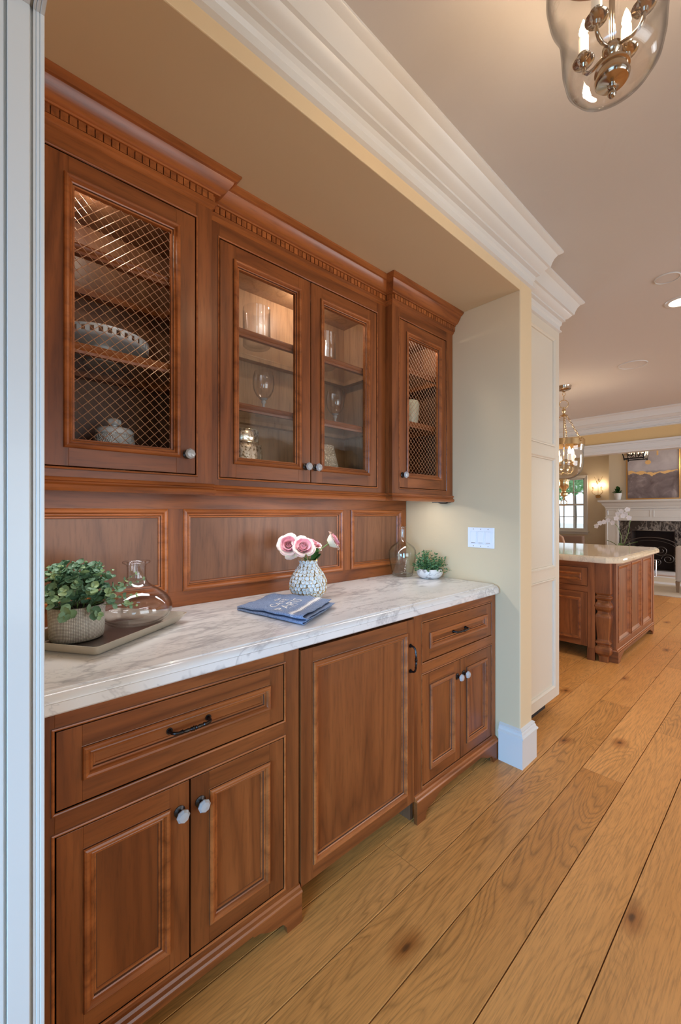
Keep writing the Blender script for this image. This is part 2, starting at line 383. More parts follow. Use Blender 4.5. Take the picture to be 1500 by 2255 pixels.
# ---------------------------------------------------------------- mesh builder and tagging
class MB:
    def __init__(s): s.v = []; s.f = []; s.mi = []
    def add(s, vs, fs, mi=0):
        o = len(s.v); s.v += [tuple(p) for p in vs]
        for f in fs: s.f.append(tuple(i + o for i in f)); s.mi.append(mi)
        return s
    def box(s, x0, x1, y0, y1, z0, z1, mi=0):
        if x0 > x1: x0, x1 = x1, x0
        if y0 > y1: y0, y1 = y1, y0
        if z0 > z1: z0, z1 = z1, z0
        return s.add([(x0,y0,z0),(x1,y0,z0),(x1,y1,z0),(x0,y1,z0),(x0,y0,z1),(x1,y0,z1),(x1,y1,z1),(x0,y1,z1)],
                     [(3,2,1,0),(4,5,6,7),(0,1,5,4),(1,2,6,5),(2,3,7,6),(3,0,4,7)], mi)
    def mbox(s, m, u0, u1, v0, v1, h0, h1, mi=0):
        p = [m(u, v, h) for h in (h0, h1) for (u, v) in ((u0,v0),(u1,v0),(u1,v1),(u0,v1))]
        return s.add(p, [(3,2,1,0),(4,5,6,7),(0,1,5,4),(1,2,6,5),(2,3,7,6),(3,0,4,7)], mi)
    def ring(s, m, u0, u1, v0, v1, prof, mi=0, mi_v=None, dark=(), dmi=1):
        """mitred rectangular moulding: prof is a list of (inset, height)"""
        if mi_v is None: mi_v = mi
        vs = []
        for d, h in prof:
            vs += [m(u0+d, v0+d, h), m(u1-d, v0+d, h), m(u1-d, v1-d, h), m(u0+d, v1-d, h)]
        for i in range(len(prof) - 1):
            for k in range(4):
                a, b_ = i*4+k, i*4+(k+1)%4
                s_f = (a, b_, b_+4, a+4)
                s.add([vs[j] for j in s_f], [(0,1,2,3)], dmi if i in dark else (mi if k % 2 == 0 else mi_v))
        return s
    def sweep(s, path, prof, closed=False, mi=0, caps=True):
        """profile (out, z) swept along a plan path with mitres; out is to the right of travel"""
        n = len(path); segs = []
        for i in range(n):
            P0 = Vector(path[i])
            d1 = (Vector(path[i]) - Vector(path[i-1])).normalized() if (i > 0 or closed) else None
            d2 = (Vector(path[(i+1) % n]) - P0).normalized() if (i < n-1 or closed) else None
            if d1 is None: d1 = d2
            if d2 is None: d2 = d1
            n1 = Vector((d1.y, -d1.x)); n2 = Vector((d2.y, -d2.x)); b_ = n1 + n2
            b_ = b_ * (2.0 / max(1e-6, b_.length_squared)) if b_.length > 1e-6 else n1
            segs.append((P0, b_))
        vs = [(P0.x + b_.x*o, P0.y + b_.y*o, z) for P0, b_ in segs for o, z in prof]
        k = len(prof); fs = []
        rng = range(n) if closed else range(n-1)
        for i in rng:
            j = (i+1) % n
            for q in range(k-1): fs.append((i*k+q, j*k+q, j*k+q+1, i*k+q+1))
        if caps and not closed: fs += [tuple(range(k-1, -1, -1)), tuple((n-1)*k+q for q in range(k))]
        return s.add(vs, fs, mi)
    def lathe(s, prof, seg=32, c=(0,0,0), mi=0, cap=False, wob=None):
        vs = []; k = len(prof)
        for i in range(seg):
            a = 2*PI*i/seg
            for r, z in prof:
                rr = r if wob is None else wob(r, z, a)
                vs.append((c[0]+rr*math.cos(a), c[1]+rr*math.sin(a), c[2]+z))
        fs = []
        for i in range(seg):
            j = (i+1) % seg
            for q in range(k-1): fs.append((i*k+q, j*k+q, j*k+q+1, i*k+q+1))
        if cap:
            fs.append(tuple(i*k for i in range(seg))[::-1]); fs.append(tuple(i*k+k-1 for i in range(seg)))
        return s.add(vs, fs, mi)
    def tube(s, pts, rad, seg=8, mi=0, closed=False):
        pts = [Vector(p) for p in pts]; n = len(pts); vs = []; up = Vector((0, 0, 1)); prev = None
        for i, p in enumerate(pts):
            a = pts[i-1] if (i > 0 or closed) else p; b_ = pts[(i+1) % n] if (i < n-1 or closed) else p
            t = (b_ - a).normalized()
            if prev is None:
                x = t.cross(up)
                if x.length < 0.05: x = t.cross(Vector((1, 0, 0)))
            else: x = prev - t * prev.dot(t)
            x.normalize(); y = t.cross(x); prev = x
            r = rad[i] if isinstance(rad, (list, tuple)) else rad
            for k in range(seg):
                an = 2*PI*k/seg; vs.append(tuple(p + x*(r*math.cos(an)) + y*(r*math.sin(an))))
        fs = []
        for i in range(n if closed else n-1):
            j = (i+1) % n
            for k in range(seg): fs.append((i*seg+k, i*seg+(k+1)%seg, j*seg+(k+1)%seg, j*seg+k))
        if not closed: fs += [tuple(range(seg))[::-1], tuple((n-1)*seg+k for k in range(seg))]
        return s.add(vs, fs, mi)
    def prism(s, poly, m, h0, h1, mi=0):
        n = len(poly); vs = [m(u, v, h0) for u, v in poly] + [m(u, v, h1) for u, v in poly]
        fs = [tuple(range(n))[::-1], tuple(range(n, 2*n))] + [(i, (i+1) % n, n+(i+1) % n, n+i) for i in range(n)]
        return s.add(vs, fs, mi)
    def grid(s, fn, nu, nv, mi=0):
        vs = [fn(i/nu, j/nv) for i in range(nu+1) for j in range(nv+1)]
        fs = [(i*(nv+1)+j, (i+1)*(nv+1)+j, (i+1)*(nv+1)+j+1, i*(nv+1)+j+1) for i in range(nu) for j in range(nv)]
        return s.add(vs, fs, mi)
    def mesh(s, name, mats, org=(0,0,0), smooth=None, fix=True):
        me = bpy.data.meshes.new(name)
        me.from_pydata([(a-org[0], b_-org[1], c-org[2]) for a, b_, c in s.v], [], s.f)
        for mt in (mats if isinstance(mats, (list, tuple)) else [mats]): me.materials.append(mt)
        for p, i in zip(me.polygons, s.mi): p.material_index = i
        if fix:
            bm = bmesh.new(); bm.from_mesh(me); bmesh.ops.recalc_face_normals(bm, faces=bm.faces); bm.to_mesh(me); bm.free()
        if smooth is not None:
            me.shade_smooth(); me.set_sharp_from_angle(angle=math.radians(smooth))
        me.update(); return me
def wloc(o):
    v = Vector((0, 0, 0))
    while o: v += o.location; o = o.parent
    return v
def obj(name, mb, mats, parent=None, smooth=None, bev=0.0, kind=None, label=None, local=False, own=None):
    """link one mesh object; vertices are given in world space unless local"""
    org = Vector(own) if own else Vector((0, 0, 0))
    if parent is not None and not local:
        base = wloc(parent)
    else: base = Vector((0, 0, 0))
    me = mb.mesh(name, mats, tuple(org if own else base), smooth)
    o = bpy.data.objects.new(name, me); C.objects.link(o)
    if parent is not None: o.parent = parent
    if own: o.location = org - base
    if bev:
        md = o.modifiers.new('bevel', 'BEVEL'); md.width = bev; md.segments = 2; md.limit_method = 'ANGLE'; md.angle_limit = 0.6
        md.harden_normals = False
    if kind: o['kind'] = kind
    if label: o['label'] = label
    return o
def empty(name, loc, label, cat, group=None):
    o = bpy.data.objects.new(name, None); C.objects.link(o); o.location = loc; o.empty_display_size = 0.05
    o['label'] = label; o['category'] = cat
    if group: o['group'] = group
    return o
def tag(o, label, cat, group=None):
    o['label'] = label; o['category'] = cat
    if group: o['group'] = group
    return o
def struct(o, label=None, cat=None):
    o['kind'] = 'structure'
    if label: o['label'] = label
    if cat: o['category'] = cat
    return o
def share(name, me, parent, loc=(0,0,0), rot=None, scale=None, mat=None):
    o = bpy.data.objects.new(name, me); C.objects.link(o); o.parent = parent; o.location = loc
    if mat is not None: o.matrix_local = mat
    else:
        if rot: o.rotation_euler = rot
        if scale: o.scale = scale if isinstance(scale, (tuple, list)) else (scale,)*3
    return o
def fx(x0): return lambda u, v, h: (x0 + h, u, v)          # plane facing +X: u = Y, v = Z
def fym(y0): return lambda u, v, h: (u, y0 - h, v)         # plane facing -Y: u = X, v = Z

# ---------------------------------------------------------------- floor
CZ = 2.69
fl = struct(obj('floor', MB().box(-5.4, 4.2, -2.6, 12.4, -0.12, -0.010), M['subfloor']), 'wide plank oak floor running through hall, kitchen and living room', 'floor')
PW = 0.1795
joints = {-5: None}
def plank(x0, x1, y0, y1):
    obj('plank', MB().box(x0+0.0016, x1-0.0016, y0+0.0008, y1-0.0008, -0.010, 0.0), M['oak'], fl, bev=0.0009)
for k in range(-12, 26):
    x1 = -0.372 - PW*(k-1) ; x0 = x1 - PW
    if x1 > 4.1 or x0 < -5.3: continue
    rr = random.Random(100+k)
    fixed = {4: [-0.6, 1.23, 3.55, 5.9], 2: [0.35, 2.347, 4.4, 6.6], 3: [-0.2, 3.3, 5.3], 1: [-1.2, 3.05, 5.2], 0: [0.2, 4.25]}.get(k)
    ys = [-2.6]
    if fixed: ys += fixed
    else: ys.append(-2.6 + rr.uniform(0.6, 2.6))
    while ys[-1] < 9.0: ys.append(ys[-1] + rr.uniform(1.7, 3.0))
    ys.append(12.38)
    for a, b_ in zip(ys[:-1], ys[1:]): plank(x0, x1, a, b_)

# ---------------------------------------------------------------- walls and ceiling
XW, YN0, YN1, YC1 = -0.943, 0.090, 2.112, 2.250   # hall wall face, niche ends, far end of the column
XB = -1.690                                       # niche back wall
struct(obj('ceiling', MB().box(-5.4, 4.2, -2.6, 7.0, CZ, CZ+0.12), M['ceiling']))
struct(obj('ceiling_living', MB().box(-5.4, 4.2, 7.0, 12.4, 3.0, 3.12), M['ceiling']))
struct(obj('wall_niche_back', MB().box(XB-0.12, XB, YN0-0.3, YC1, 0, CZ), M['wall']))
struct(obj('wall_niche_end', MB().box(XB, XW, YN1, YC1, 0, CZ), M['wall'], bev=0.006), 'cream plaster return wall at the far end of the cabinet niche', 'wall')
struct(obj('wall_niche_header', MB().box(XB, XW, YN0, YN1, 2.437, CZ), M['wall'], bev=0.003))
# wall with the cased opening the camera stands in
w = MB().box(-2.4, -0.935, -0.06, YN0, 0, CZ).box(-0.935, 0.80, -0.06, YN0, 2.20, CZ).box(0.80, 2.6, -0.06, YN0, 0, CZ)
struct(obj('wall_opening', w, M['wall']))
struct(obj('wall_entry_left', MB().box(-2.4, -2.3, -2.6, -0.06, 0, CZ), M['wall']))
struct(obj('wall_entry_right', MB().box(2.5, 2.6, -2.6, -0.06, 0, CZ), M['wall']))
we = MB().box(-2.4, -0.55, -2.6, -2.5, 0, CZ).box(1.25, 2.6, -2.6, -2.5, 0, CZ).box(-0.55, 1.25, -2.6, -2.5, 0, 0.45).box(-0.55, 1.25, -2.6, -2.5, 2.25, CZ)
struct(obj('wall_entry', we, M['wall']))
wh = MB().box(2.4, 2.5, YN0, 3.0, 0, 0.5).box(2.4, 2.5, YN0, 3.0, 2.4, CZ).box(2.4, 2.5, 2.0, 3.0, 0.5, 2.4)
struct(obj('wall_hall_right', wh, M['wall']))
wk = MB().box(2.5, 4.1, 3.0, 3.1, 0, CZ).box(4.0, 4.1, 3.1, 7.0, 0, 0.6).box(4.0, 4.1, 3.1, 7.0, 2.05, CZ).box(4.0, 4.1, 3.1, 3.4, 0.6, 2.4).box(4.0, 4.1, 6.4, 7.0, 0.6, 2.4)
struct(obj('wall_kitchen_right', wk, M['wall']))
wl = MB().box(-5.3, -5.2, 2.25, 7.0, 0, 0.9).box(-5.3, -5.2, 2.25, 7.0, 2.3, CZ).box(-5.3, -5.2, 2.25, 4.0, 0.9, 2.3).box(-5.3, -5.2, 6.4, 7.0, 0.9, 2.3).box(-5.3, XB-0.12, 2.15, 2.25, 0, CZ)
struct(obj('wall_kitchen_left', wl, M['wall']))
wf = MB().box(-5.3, -3.05, 6.91, 7.05, 0, CZ+0.31).box(-3.05, 1.2, 6.91, 7.05, 2.17, CZ+0.31).box(1.2, 4.1, 6.91, 7.05, 0, CZ+0.31)
struct(obj('wall_kitchen_far', wf, M['wall_yellow']))
WX0, WX1, WZ0, WZ1 = -4.62, -3.60, 0.83, 2.19
YL = 11.75
wv = MB().box(-5.3, WX0, YL, YL+0.14, 0, 3.0).box(WX1, 4.1, YL, YL+0.14, 0, 3.0).box(WX0, WX1, YL, YL+0.14, 0, WZ0).box(WX0, WX1, YL, YL+0.14, WZ1, 3.0)
struct(obj('wall_living_far', wv, M['wall_beige']))
struct(obj('wall_chimney', MB().box(-2.945, -2.50, 11.30, YL, 0, 3.0).box(-1.73, -1.285, 11.30, YL, 0, 3.0).box(-2.50, -1.73, 11.30, YL, 0.90, 3.0), M['wall_beige']))
struct(obj('wall_living_left', MB().box(-5.3, -5.2, 7.05, YL, 0, 3.0), M['wall_beige']))
ws = MB().box(3.1, 3.2, 7.05, 8.2, 0, 3).box(3.1, 3.2, 11.0, YL, 0, 3).box(3.1, 3.2, 8.2, 11.0, 0, 0.5).box(3.1, 3.2, 8.2, 11.0, 2.7, 3)
struct(obj('wall_living_right', ws, M['wall_beige']))

# crown moulding of the hall and kitchen
CR = [(0, 2.486), (0.012, 2.492), (0.012, 2.500), (0.004, 2.506), (0.004, 2.528), (0.012, 2.538), (0.014, 2.556), (0.030, 2.562),
      (0.028, 2.574), (0.040, 2.580), (0.052, 2.592), (0.060, 2.602), (0.070, 2.606), (0.072, 2.616), (0.076, 2.630), (0.084, 2.650),
      (0.096, 2.668), (0.112, 2.676), (0.118, 2.682), (0.118, CZ)]
XF, YF = -1.0486, 2.925                        # tall panelled side beyond the column
path = [(XW, YN0), (XW, YC1), (XF, YC1), (XF, YF), (-1.75, YF)]
struct(obj('trim_1', MB().sweep(path, CR), M['trim'], smooth=28), 'white crown moulding over the niche, wrapping the column', 'moulding')
path = [(-5.2, 6.91), (-5.2, 6.91), ]
struct(obj('trim_2', MB().sweep([(-5.2, 6.91), (4.0, 6.91)], [(o*1.35, 2.455+(z-2.486)*1.152) for o, z in CR]), M['trim'], smooth=28))
# baseboard around the column
BB = [(0.018, 0.0), (0.018, 0.150), (0.024, 0.152), (0.024, 0.158), (0.016, 0.166), (0.014, 0.176), (0.010, 0.180), (0.012, 0.188), (0.006, 0.192), (0, 0.196)]
struct(obj('baseboard_column', MB().sweep([(-1.052, YN1), (XW, YN1), (XW, YC1), (XF+0.002, YC1)], BB), M['trim'], smooth=25), 'white stepped baseboard round the foot of the column', 'baseboard')

# cased opening the camera stands in: jamb and far side casing
j = MB()
XJ = -0.900
j.box(-0.96, XJ-0.004, -0.065, 0.0562, 0, 2.19)
j.box(-0.96, XJ-0.010, 0.0562, 0.0600, 0, 2.19)
j.box(-0.96, XJ, 0.0600, 0.0915, 0, 2.185)
for y0, y1, d in ((0.0915, 0.0957, 0.010), (0.0957, 0.1003, 0.003), (0.1003, 0.1058, 0.0015), (0.1058, 0.1125, 0.0)):
    j.box(-0.985, XJ-d, y0, y1, 0, 2.19+d)
struct(obj('door_1', j, M['trim'], bev=0.0012), 'white stepped door casing at the left edge of the picture', 'door casing')
j = MB()
j.box(-0.96, 0.80, -0.065, 0.0915, 2.185, 2.215)
for y0, y1, d in ((0.0915, 0.0957, 0.010), (0.0957, 0.1003, 0.003), (0.1003, 0.1058, 0.0015), (0.1058, 0.1125, 0.0)):
    j.box(-0.985, 0.885, y0, y1, 2.182+d, 2.27)
struct(obj('trim_3', j, M['trim'], bev=0.0012))

# ---------------------------------------------------------------- tall cream panelling beyond the column
tp = empty('tall_panelled_cabinet', (-1.4, 2.59, 0), 'tall cream painted panelled cabinet side just beyond the column', 'cabinet')
obj('side_panel', MB().box(-1.75, XF-0.008, YC1+0.002, YF, 0.10, 2.486), M['cream_trim'], tp)
obj('toe_kick', MB().box(-1.70, XF-0.07, YC1+0.002, YF-0.05, 0, 0.10), M['black'], tp)
fr = MB(); m = fx(XF-0.008)
PN = [(0.165, 0.877), (0.943, 1.655), (1.726, 2.428)]
y0p, y1p = YC1+0.05, 2.855
fr.mbox(m, YC1+0.002, y0p, 0.10, 2.486, 0, 0.008); fr.mbox(m, y1p, YF, 0.10, 2.486, 0, 0.008)
zs = [0.10] + [z for p in PN for z in p] + [2.486]
for a, b_ in zip(zs[0::2], zs[1::2]): fr.mbox(m, y0p, y1p, a, b_, 0, 0.008)
obj('face_frame', fr, M['cream_trim'], tp, bev=0.0008)
for a, b_ in PN:
    obj('panel_molding', MB().ring(m, y0p, y1p, a, b_, [(0, 0.008), (0, 0.013), (0.006, 0.014), (0.012, 0.009), (0.018, 0.007), (0.020, 0.0)]), M['cream_trim'], tp, smooth=30)

# door casing band on the far kitchen opening
cs = MB(); m = fym(6.91)
cs.mbox(m, -3.17, 1.32, 2.17, 2.262, 0, 0.022); cs.mbox(m, -3.20, 1.35, 2.262, 2.292, 0, 0.05); cs.mbox(m, -3.185, 1.335, 2.245, 2.262, 0, 0.034)
cs.mbox(m, -3.12, 1.27, 2.180, 2.190, 0, 0.028)
cs.mbox(m, -3.17, -3.05, 0, 2.17, 0, 0.022); cs.mbox(m, 1.2, 1.32, 0, 2.17, 0, 0.022)
cs.box(-3.05, 1.2, 6.90, 7.06, 2.150, 2.172); cs.box(-3.05, -3.03, 6.90, 7.06, 0, 2.15)
struct(obj('trim_4', cs, M['trim'], bev=0.002), 'white cased head of the wide opening to the living room', 'trim')

# ---------------------------------------------------------------- ceiling fittings
def disc(name, x, y, r, z, label, grp=None):
    o = empty(name, (x, y, z), label, 'speaker', grp)
    obj('rim', MB().lathe([(r*0.93, 0), (r*0.95, -0.007), (r, -0.006), (r*1.01, 0)], 40, (x, y, z)), M['trim'], o, smooth=40)
    obj('grille', MB().lathe([(0.0005, -0.0035), (r*0.92, -0.0035), (r*0.93, 0)], 40, (x, y, z)), M['ceiling'], o, smooth=40)
disc('ceiling_speaker', -0.505, 3.09, 0.062, CZ, 'small round ceiling speaker grille nearest the recessed light')
disc('ceiling_speaker', -1.02, 4.66, 0.115, CZ, 'larger round ceiling speaker grille further into the kitchen')
for i, (x, y) in enumerate(CANS_AND_FILL):
    if i: continue
    o = empty('recessed_light', (x, y, CZ), 'lit round recessed ceiling light at the right edge of the picture', 'ceiling light')
    obj('trim_ring', MB().lathe([(0.062, 0.0), (0.066, -0.006), (0.085, -0.005), (0.088, 0)], 40, (x, y, CZ)), M['trim'], o, smooth=40)
    obj('lens', MB().lathe([(0.0005, -0.003), (0.062, -0.003)], 40, (x, y, CZ)), M['can_light'], o)
for x, y in CANS_AND_FILL: spot('can_or_fill_lamp', (x, y, CZ-0.02), 28, NEUT, 2.3, 0.06, 0.9)  # one lamp in the visible can, the rest added fill without fixtures
# ---------------------------------------------------------------- cabinetry
WOODS = [M['wood_h'], M['wood_v'], M['mold']]
MOLD = [(-0.0010, 0.00015), (0, 0.0004), (0, 0.005), (0.002, 0.0085), (0.006, 0.0105), (0.011, 0.0095), (0.014, 0.005), (0.0155, 0.0015), (0.018, 0.0025), (0.021, 0.001),
        (0.0225, -0.003), (0.0265, -0.0035), (0.0275, -0.0063), (0.0288, -0.0063)]
MD_ = (1, 9, 12)   # profile faces that take the dark brown
def knob_mesh():
    mb = MB()
    return mb
def knob(parent, p, axis='x', r=0.0165):
    """octagonal crystal knob on a dark rose, axis out of the door"""
    b0 = wloc(parent)
    def place(mb, name, mat, sm):
        vs = mb.v
        if axis == 'x': mb.v = [(z, x, y) for x, y, z in vs]
        else: mb.v = [(x, -z, y) for x, y, z in vs]
        me = mb.mesh(name, mat, smooth=sm)
        return me
    return place
def make_knob(parent, p, axis='x', s=1.0):
    def to(mb):
        mb.v = [((z, x, y) if axis == 'x' else (x, -z, y)) for x, y, z in mb.v]
        mb.v = [(a*s+p[0], b_*s+p[1], c*s+p[2]) for a, b_, c in mb.v]; return mb
    mb = MB().lathe([(0.0005, -0.001), (0.0145, -0.001), (0.0145, 0.002), (0.011, 0.004), (0.007, 0.006), (0.006, 0.014), (0.0085, 0.015), (0.0085, 0.017), (0.0005, 0.017)], 20, mi=0)
    mb.lathe([(0.0004, 0.0165), (0.0095, 0.0165), (0.0165, 0.0225), (0.0172, 0.0265), (0.0125, 0.0325), (0.0004, 0.0345)], 8, mi=1)
    o = obj('knob', to(mb), [M['bronze'], M['crystal']], parent, smooth=15, label='faceted clear crystal knob on a dark rose')
    return o
def pull_pts(p, u, out, L=0.104):
    """arched bar pull; u along the bar, out away from the face"""
    p, u, out = Vector(p), Vector(u), Vector(out)
    def at(t, h): return p + u*t + out*h
    pts, rad = [], []
    h = L/2
    for t, hh, r in [(-h, 0.0, 0.006), (-h, 0.004, 0.0062), (-h, 0.010, 0.0042), (-h+0.001, 0.018, 0.004), (-h+0.006, 0.024, 0.0045), (-h+0.014, 0.0275, 0.0038), (-h+0.022, 0.0285, 0.0052), (-h+0.024, 0.0285, 0.0058),
                     (-h+0.026, 0.029, 0.0035), (-h+0.036, 0.030, 0.0052), (-h+0.043, 0.030, 0.0036), (-h+0.0455, 0.030, 0.0062), (-h+0.048, 0.030, 0.0045), (0, 0.030, 0.0066)]:
        pts.append(at(t, hh)); rad.append(r)
    q = [(2*p + 2*0*u) for _ in ()]
    mir = []
    for pt, r in zip(pts[:-1][::-1], rad[:-1][::-1]):
        t = (pt - p).dot(u); hh = (pt - p).dot(out); mir.append((at(-t, hh), r))
    pts += [a for a, _ in mir]; rad += [r for _, r in mir]
    return pts, rad
def make_pull(parent, p, u, out, L=0.104):
    pts, rad = pull_pts(p, u, out, L)
    mb = MB().tube(pts, rad, 10)
    for e in (-1, 1):
        c = Vector(p) + Vector(u)*(e*L/2)
        ring = []
        mb.tube([c, c+Vector(out)*0.003], 0.0085, 14)
    return obj('handle', mb, M['bronze'], parent, smooth=50, label='dark bronze bar pull')
def wires(parent, xf, y0, y1, z0, z1, pitch):
    mb = MB(); r = 0.00095; st = pitch / 2
    def clip(c, sgn):
        # line y*sgn + z = c
        pts = []
        if sgn > 0: ya, yb = max(y0, c - z1), min(y1, c - z0); f = lambda y: c - y
        else: ya, yb = max(y0, z0 - c), min(y1, z1 - c); f = lambda y: c + y
        if yb - ya < 0.002: return
        n = max(1, int(round((yb - ya) / st)))
        k0 = math.floor(ya / st)
        ys = [ya] + [k*st for k in range(int(k0)+1, int(math.floor(yb/st))+1) if ya < k*st < yb] + [yb]
        pts = []
        for y in ys:
            w = math.cos(PI * (y - y0) / (pitch/2)) * 0.0006 * sgn
            pts.append((xf + w + 0.0007*sgn, y, f(y)))
        mb.tube(pts, r, 4)
    c = y0 + z0 + pitch*0.4
    while c < y1 + z1: clip(c, 1); c += pitch
    c = z0 - y1 + pitch*0.4
    while c < z1 - y0: clip(c, -1); c += pitch
    return obj('wire_mesh', mb, M['wire'], parent, smooth=60, label='woven brass wire lattice filling the door')
def door(parent, name, m, u0, u1, v0, v1, kind, st=0.050, th=0.020, horiz=False, label=None, mats=None, in_h=-0.0065):
    """inset frame door: stiles and rails, bolection moulding, and a panel, pane or wire infill"""
    mats = mats or WOODS
    g_ = 0.0028; u0 += g_; u1 -= g_; v0 += g_; v1 -= g_
    i = st + 0.0005 if kind == 'panel' else st + 0.012
    mb = MB()
    mb.mbox(m, u0, u0+i, v0, v1, -th, 0, 1); mb.mbox(m, u1-i, u1, v0, v1, -th, 0, 1)
    mb.mbox(m, u0+i, u1-i, v0, v0+i, -th, 0, 0); mb.mbox(m, u0+i, u1-i, v1-i, v1, -th, 0, 0)
    d = obj(name, mb, mats, parent, bev=0.0008, label=label)
    prof = MOLD if kind == 'panel' else MOLD[:-2] + [(0.0275, -0.016)]
    obj('molding', MB().ring(m, u0+st, u1-st, v0+st, v1-st, prof, dark=MD_), [mats[2], M['groove_dark']], d, smooth=35)
    a = st + 0.026
    if kind == 'panel':
        obj('panel', MB().mbox(m, u0+st+0.004, u1-st-0.004, v0+st+0.004, v1-st-0.004, -0.014, in_h), mats[0] if horiz else mats[1], d)
    elif kind == 'glass':
        obj('glass_pane', MB().mbox(m, u0+a-0.004, u1-a+0.004, v0+a-0.004, v1-a+0.004, -0.0135, -0.0105), M['pane'], d, label='clear wavy glass pane')
    return d
BEAD = [(-0.0078, 0.00015), (-0.0065, 0.0002), (-0.0060, 0.0022), (-0.0035, 0.0030), (-0.0010, 0.0022), (0, 0.0), (0, -0.02)]
def face_frame(parent, m, u0, u1, v0, v1, opens, th=0.020, inner=None):
    """stiles and rails around a list of openings (u0,u1,v0,v1), with a small bead round each"""
    us = sorted({u0, u1} | {o[0] for o in opens} | {o[1] for o in opens}); vs = sorted({v0, v1} | {o[2] for o in opens} | {o[3] for o in opens})
    mb = MB()
    def hole(a, b_): return any(o[0] < a < o[1] and o[2] < b_ < o[3] for o in opens)
    L = min(o[0] for o in opens); Rr = max(o[1] for o in opens)
    mb.mbox(m, u0, L, v0, v1, -th, 0, 1); mb.mbox(m, Rr, u1, v0, v1, -th, 0, 1)
    vs2 = [v0] + sorted({o[2] for o in opens} | {o[3] for o in opens}) + [v1]
    for a, b_ in zip(vs2[:-1], vs2[1:]):
        if not any(o[2] < (a+b_)/2 < o[3] for o in opens): mb.mbox(m, L, Rr, a, b_, -th, 0, 0)
    f = obj('face_frame', mb, WOODS, parent, bev=0.0006)
    be = MB()
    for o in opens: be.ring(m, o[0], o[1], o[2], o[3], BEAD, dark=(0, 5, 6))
    obj('bead', be, [M['mold'], M['groove_dark']], f, smooth=40)
    return f

# ---- wall cabinets
XU, XUC, XI = -1.337, -1.381, -1.672
ZB, ZT = 1.412, 2.300
CROWN = [(0.0, 2.328), (0.004, 2.331), (0.009, 2.337), (0.009, 2.341), (0.016, 2.346), (0.016, 2.3475), (0.0085, 2.3485), (0.0085, 2.3715), (0.021, 2.3725), (0.022, 2.378), (0.0285, 2.380),
         (0.033, 2.383), (0.041, 2.392), (0.047, 2.402), (0.052, 2.410), (0.055, 2.4175), (0.062, 2.420), (0.066, 2.424), (0.073, 2.430), (0.074, 2.4365)]
RAIL = [(0.0, 1.398), (0.006, 1.397), (0.009, 1.393), (0.007, 1.388), (0.003, 1.386), (0.004, 1.382), (0.011, 1.376), (0.013, 1.368), (0.008, 1.362), (0.005, 1.360), (-0.016, 1.360)]
def crown(parent, path):
    c = obj('crown', MB().sweep(path, CROWN + [(-0.02, 2.4365), (-0.02, 2.328)]), M['mold'], parent, smooth=24)
    me = MB().box(-0.0088, 0.0088, 0.0, 0.0095, -0.0115, 0.0115).mesh('dentil', M['mold'])
    for a, b_ in zip(path[:-1], path[1:]):
        a, b_ = Vector(a), Vector(b_); d = b_ - a; n = Vector((d.y, -d.x)).normalized(); L = d.length
        if L < 0.02: continue
        k = max(1, int(L / 0.0215)); ang = math.atan2(n.y, n.x) - PI/2
        ext0 = ext1 = 0
        for i in range(k + (1 if L > 0.2 else 0)):
            p = a + d.normalized()*((i + 0.5)*L/(k + (1 if L > 0.2 else 0))) + n*0.0075
            share('dentil', me, c, Vector((p.x, p.y, 2.360)) - wloc(c), (0, 0, ang))
    return c
def light_rail(parent, path):
    obj('light_rail', MB().sweep(path, RAIL), M['mold'], parent, smooth=24)
def carcass(parent, y0, y1, xf, mat, z0=ZB-0.012, z1=ZT+0.06):
    x0, x1 = XI, xf - 0.0205; t = 0.016
    mb = MB().box(x0, x1, y0, y0+t, z0, z1).box(x0, x1, y1-t, y1, z0, z1).box(x0, x1, y0+t, y1-t, z0, z0+t).box(x0, x1, y0+t, y1-t, ZT-0.005, ZT+0.011).box(x0, x0+0.008, y0+t, y1-t, z0+t, ZT)
    return obj('carcass', mb, mat, parent)
def shelf(parent, y0, y1, xf, z, mat):
    """wooden framed glass shelf"""
    x0, x1 = XI+0.012, xf - 0.030; w_ = 0.034; t = 0.022
    mb = MB().box(x0, x0+w_, y0, y1, z-t, z).box(x0+w_, x1-w_, y0, y0+w_, z-t, z).box(x0+w_, x1-w_, y1-w_, y1, z-t, z)
    mb.box(x1-w_, x1, y0, y1, z-t, z)
    s_ = obj('shelf', mb, mat, parent, bev=0.0015)
    obj('nosing', MB().sweep([(x1, y0), (x1, y1)], [(0, z), (0.005, z-0.002), (0.007, z-0.008), (0.004, z-0.015), (0.001, z-0.018), (0.003, z-0.022), (0.002, z-0.030), (-0.01, z-0.030)]), M['wood_h'], s_, smooth=30)
    obj('glass_panel', MB().box(x0+w_-0.004, x1-w_+0.004, y0+w_-0.004, y1-w_+0.004, z-0.006, z-0.0005), M['shelf_glass'], s_)
    return s_
def puck(parent, x, y, z, power, up=False):
    obj('puck_light', MB().lathe([(0.0005, -0.006), (0.026, -0.006)], 24, (x, y, z), 1).lathe([(0.026, -0.006), (0.032, -0.008), (0.034, 0)], 24, (x, y, z), 0), [M['steel'], M['puck']], parent, smooth=30)
    point('puck_lamp', (x, y, z-0.03), power, (1.0, 0.90, 0.76), 0.02)

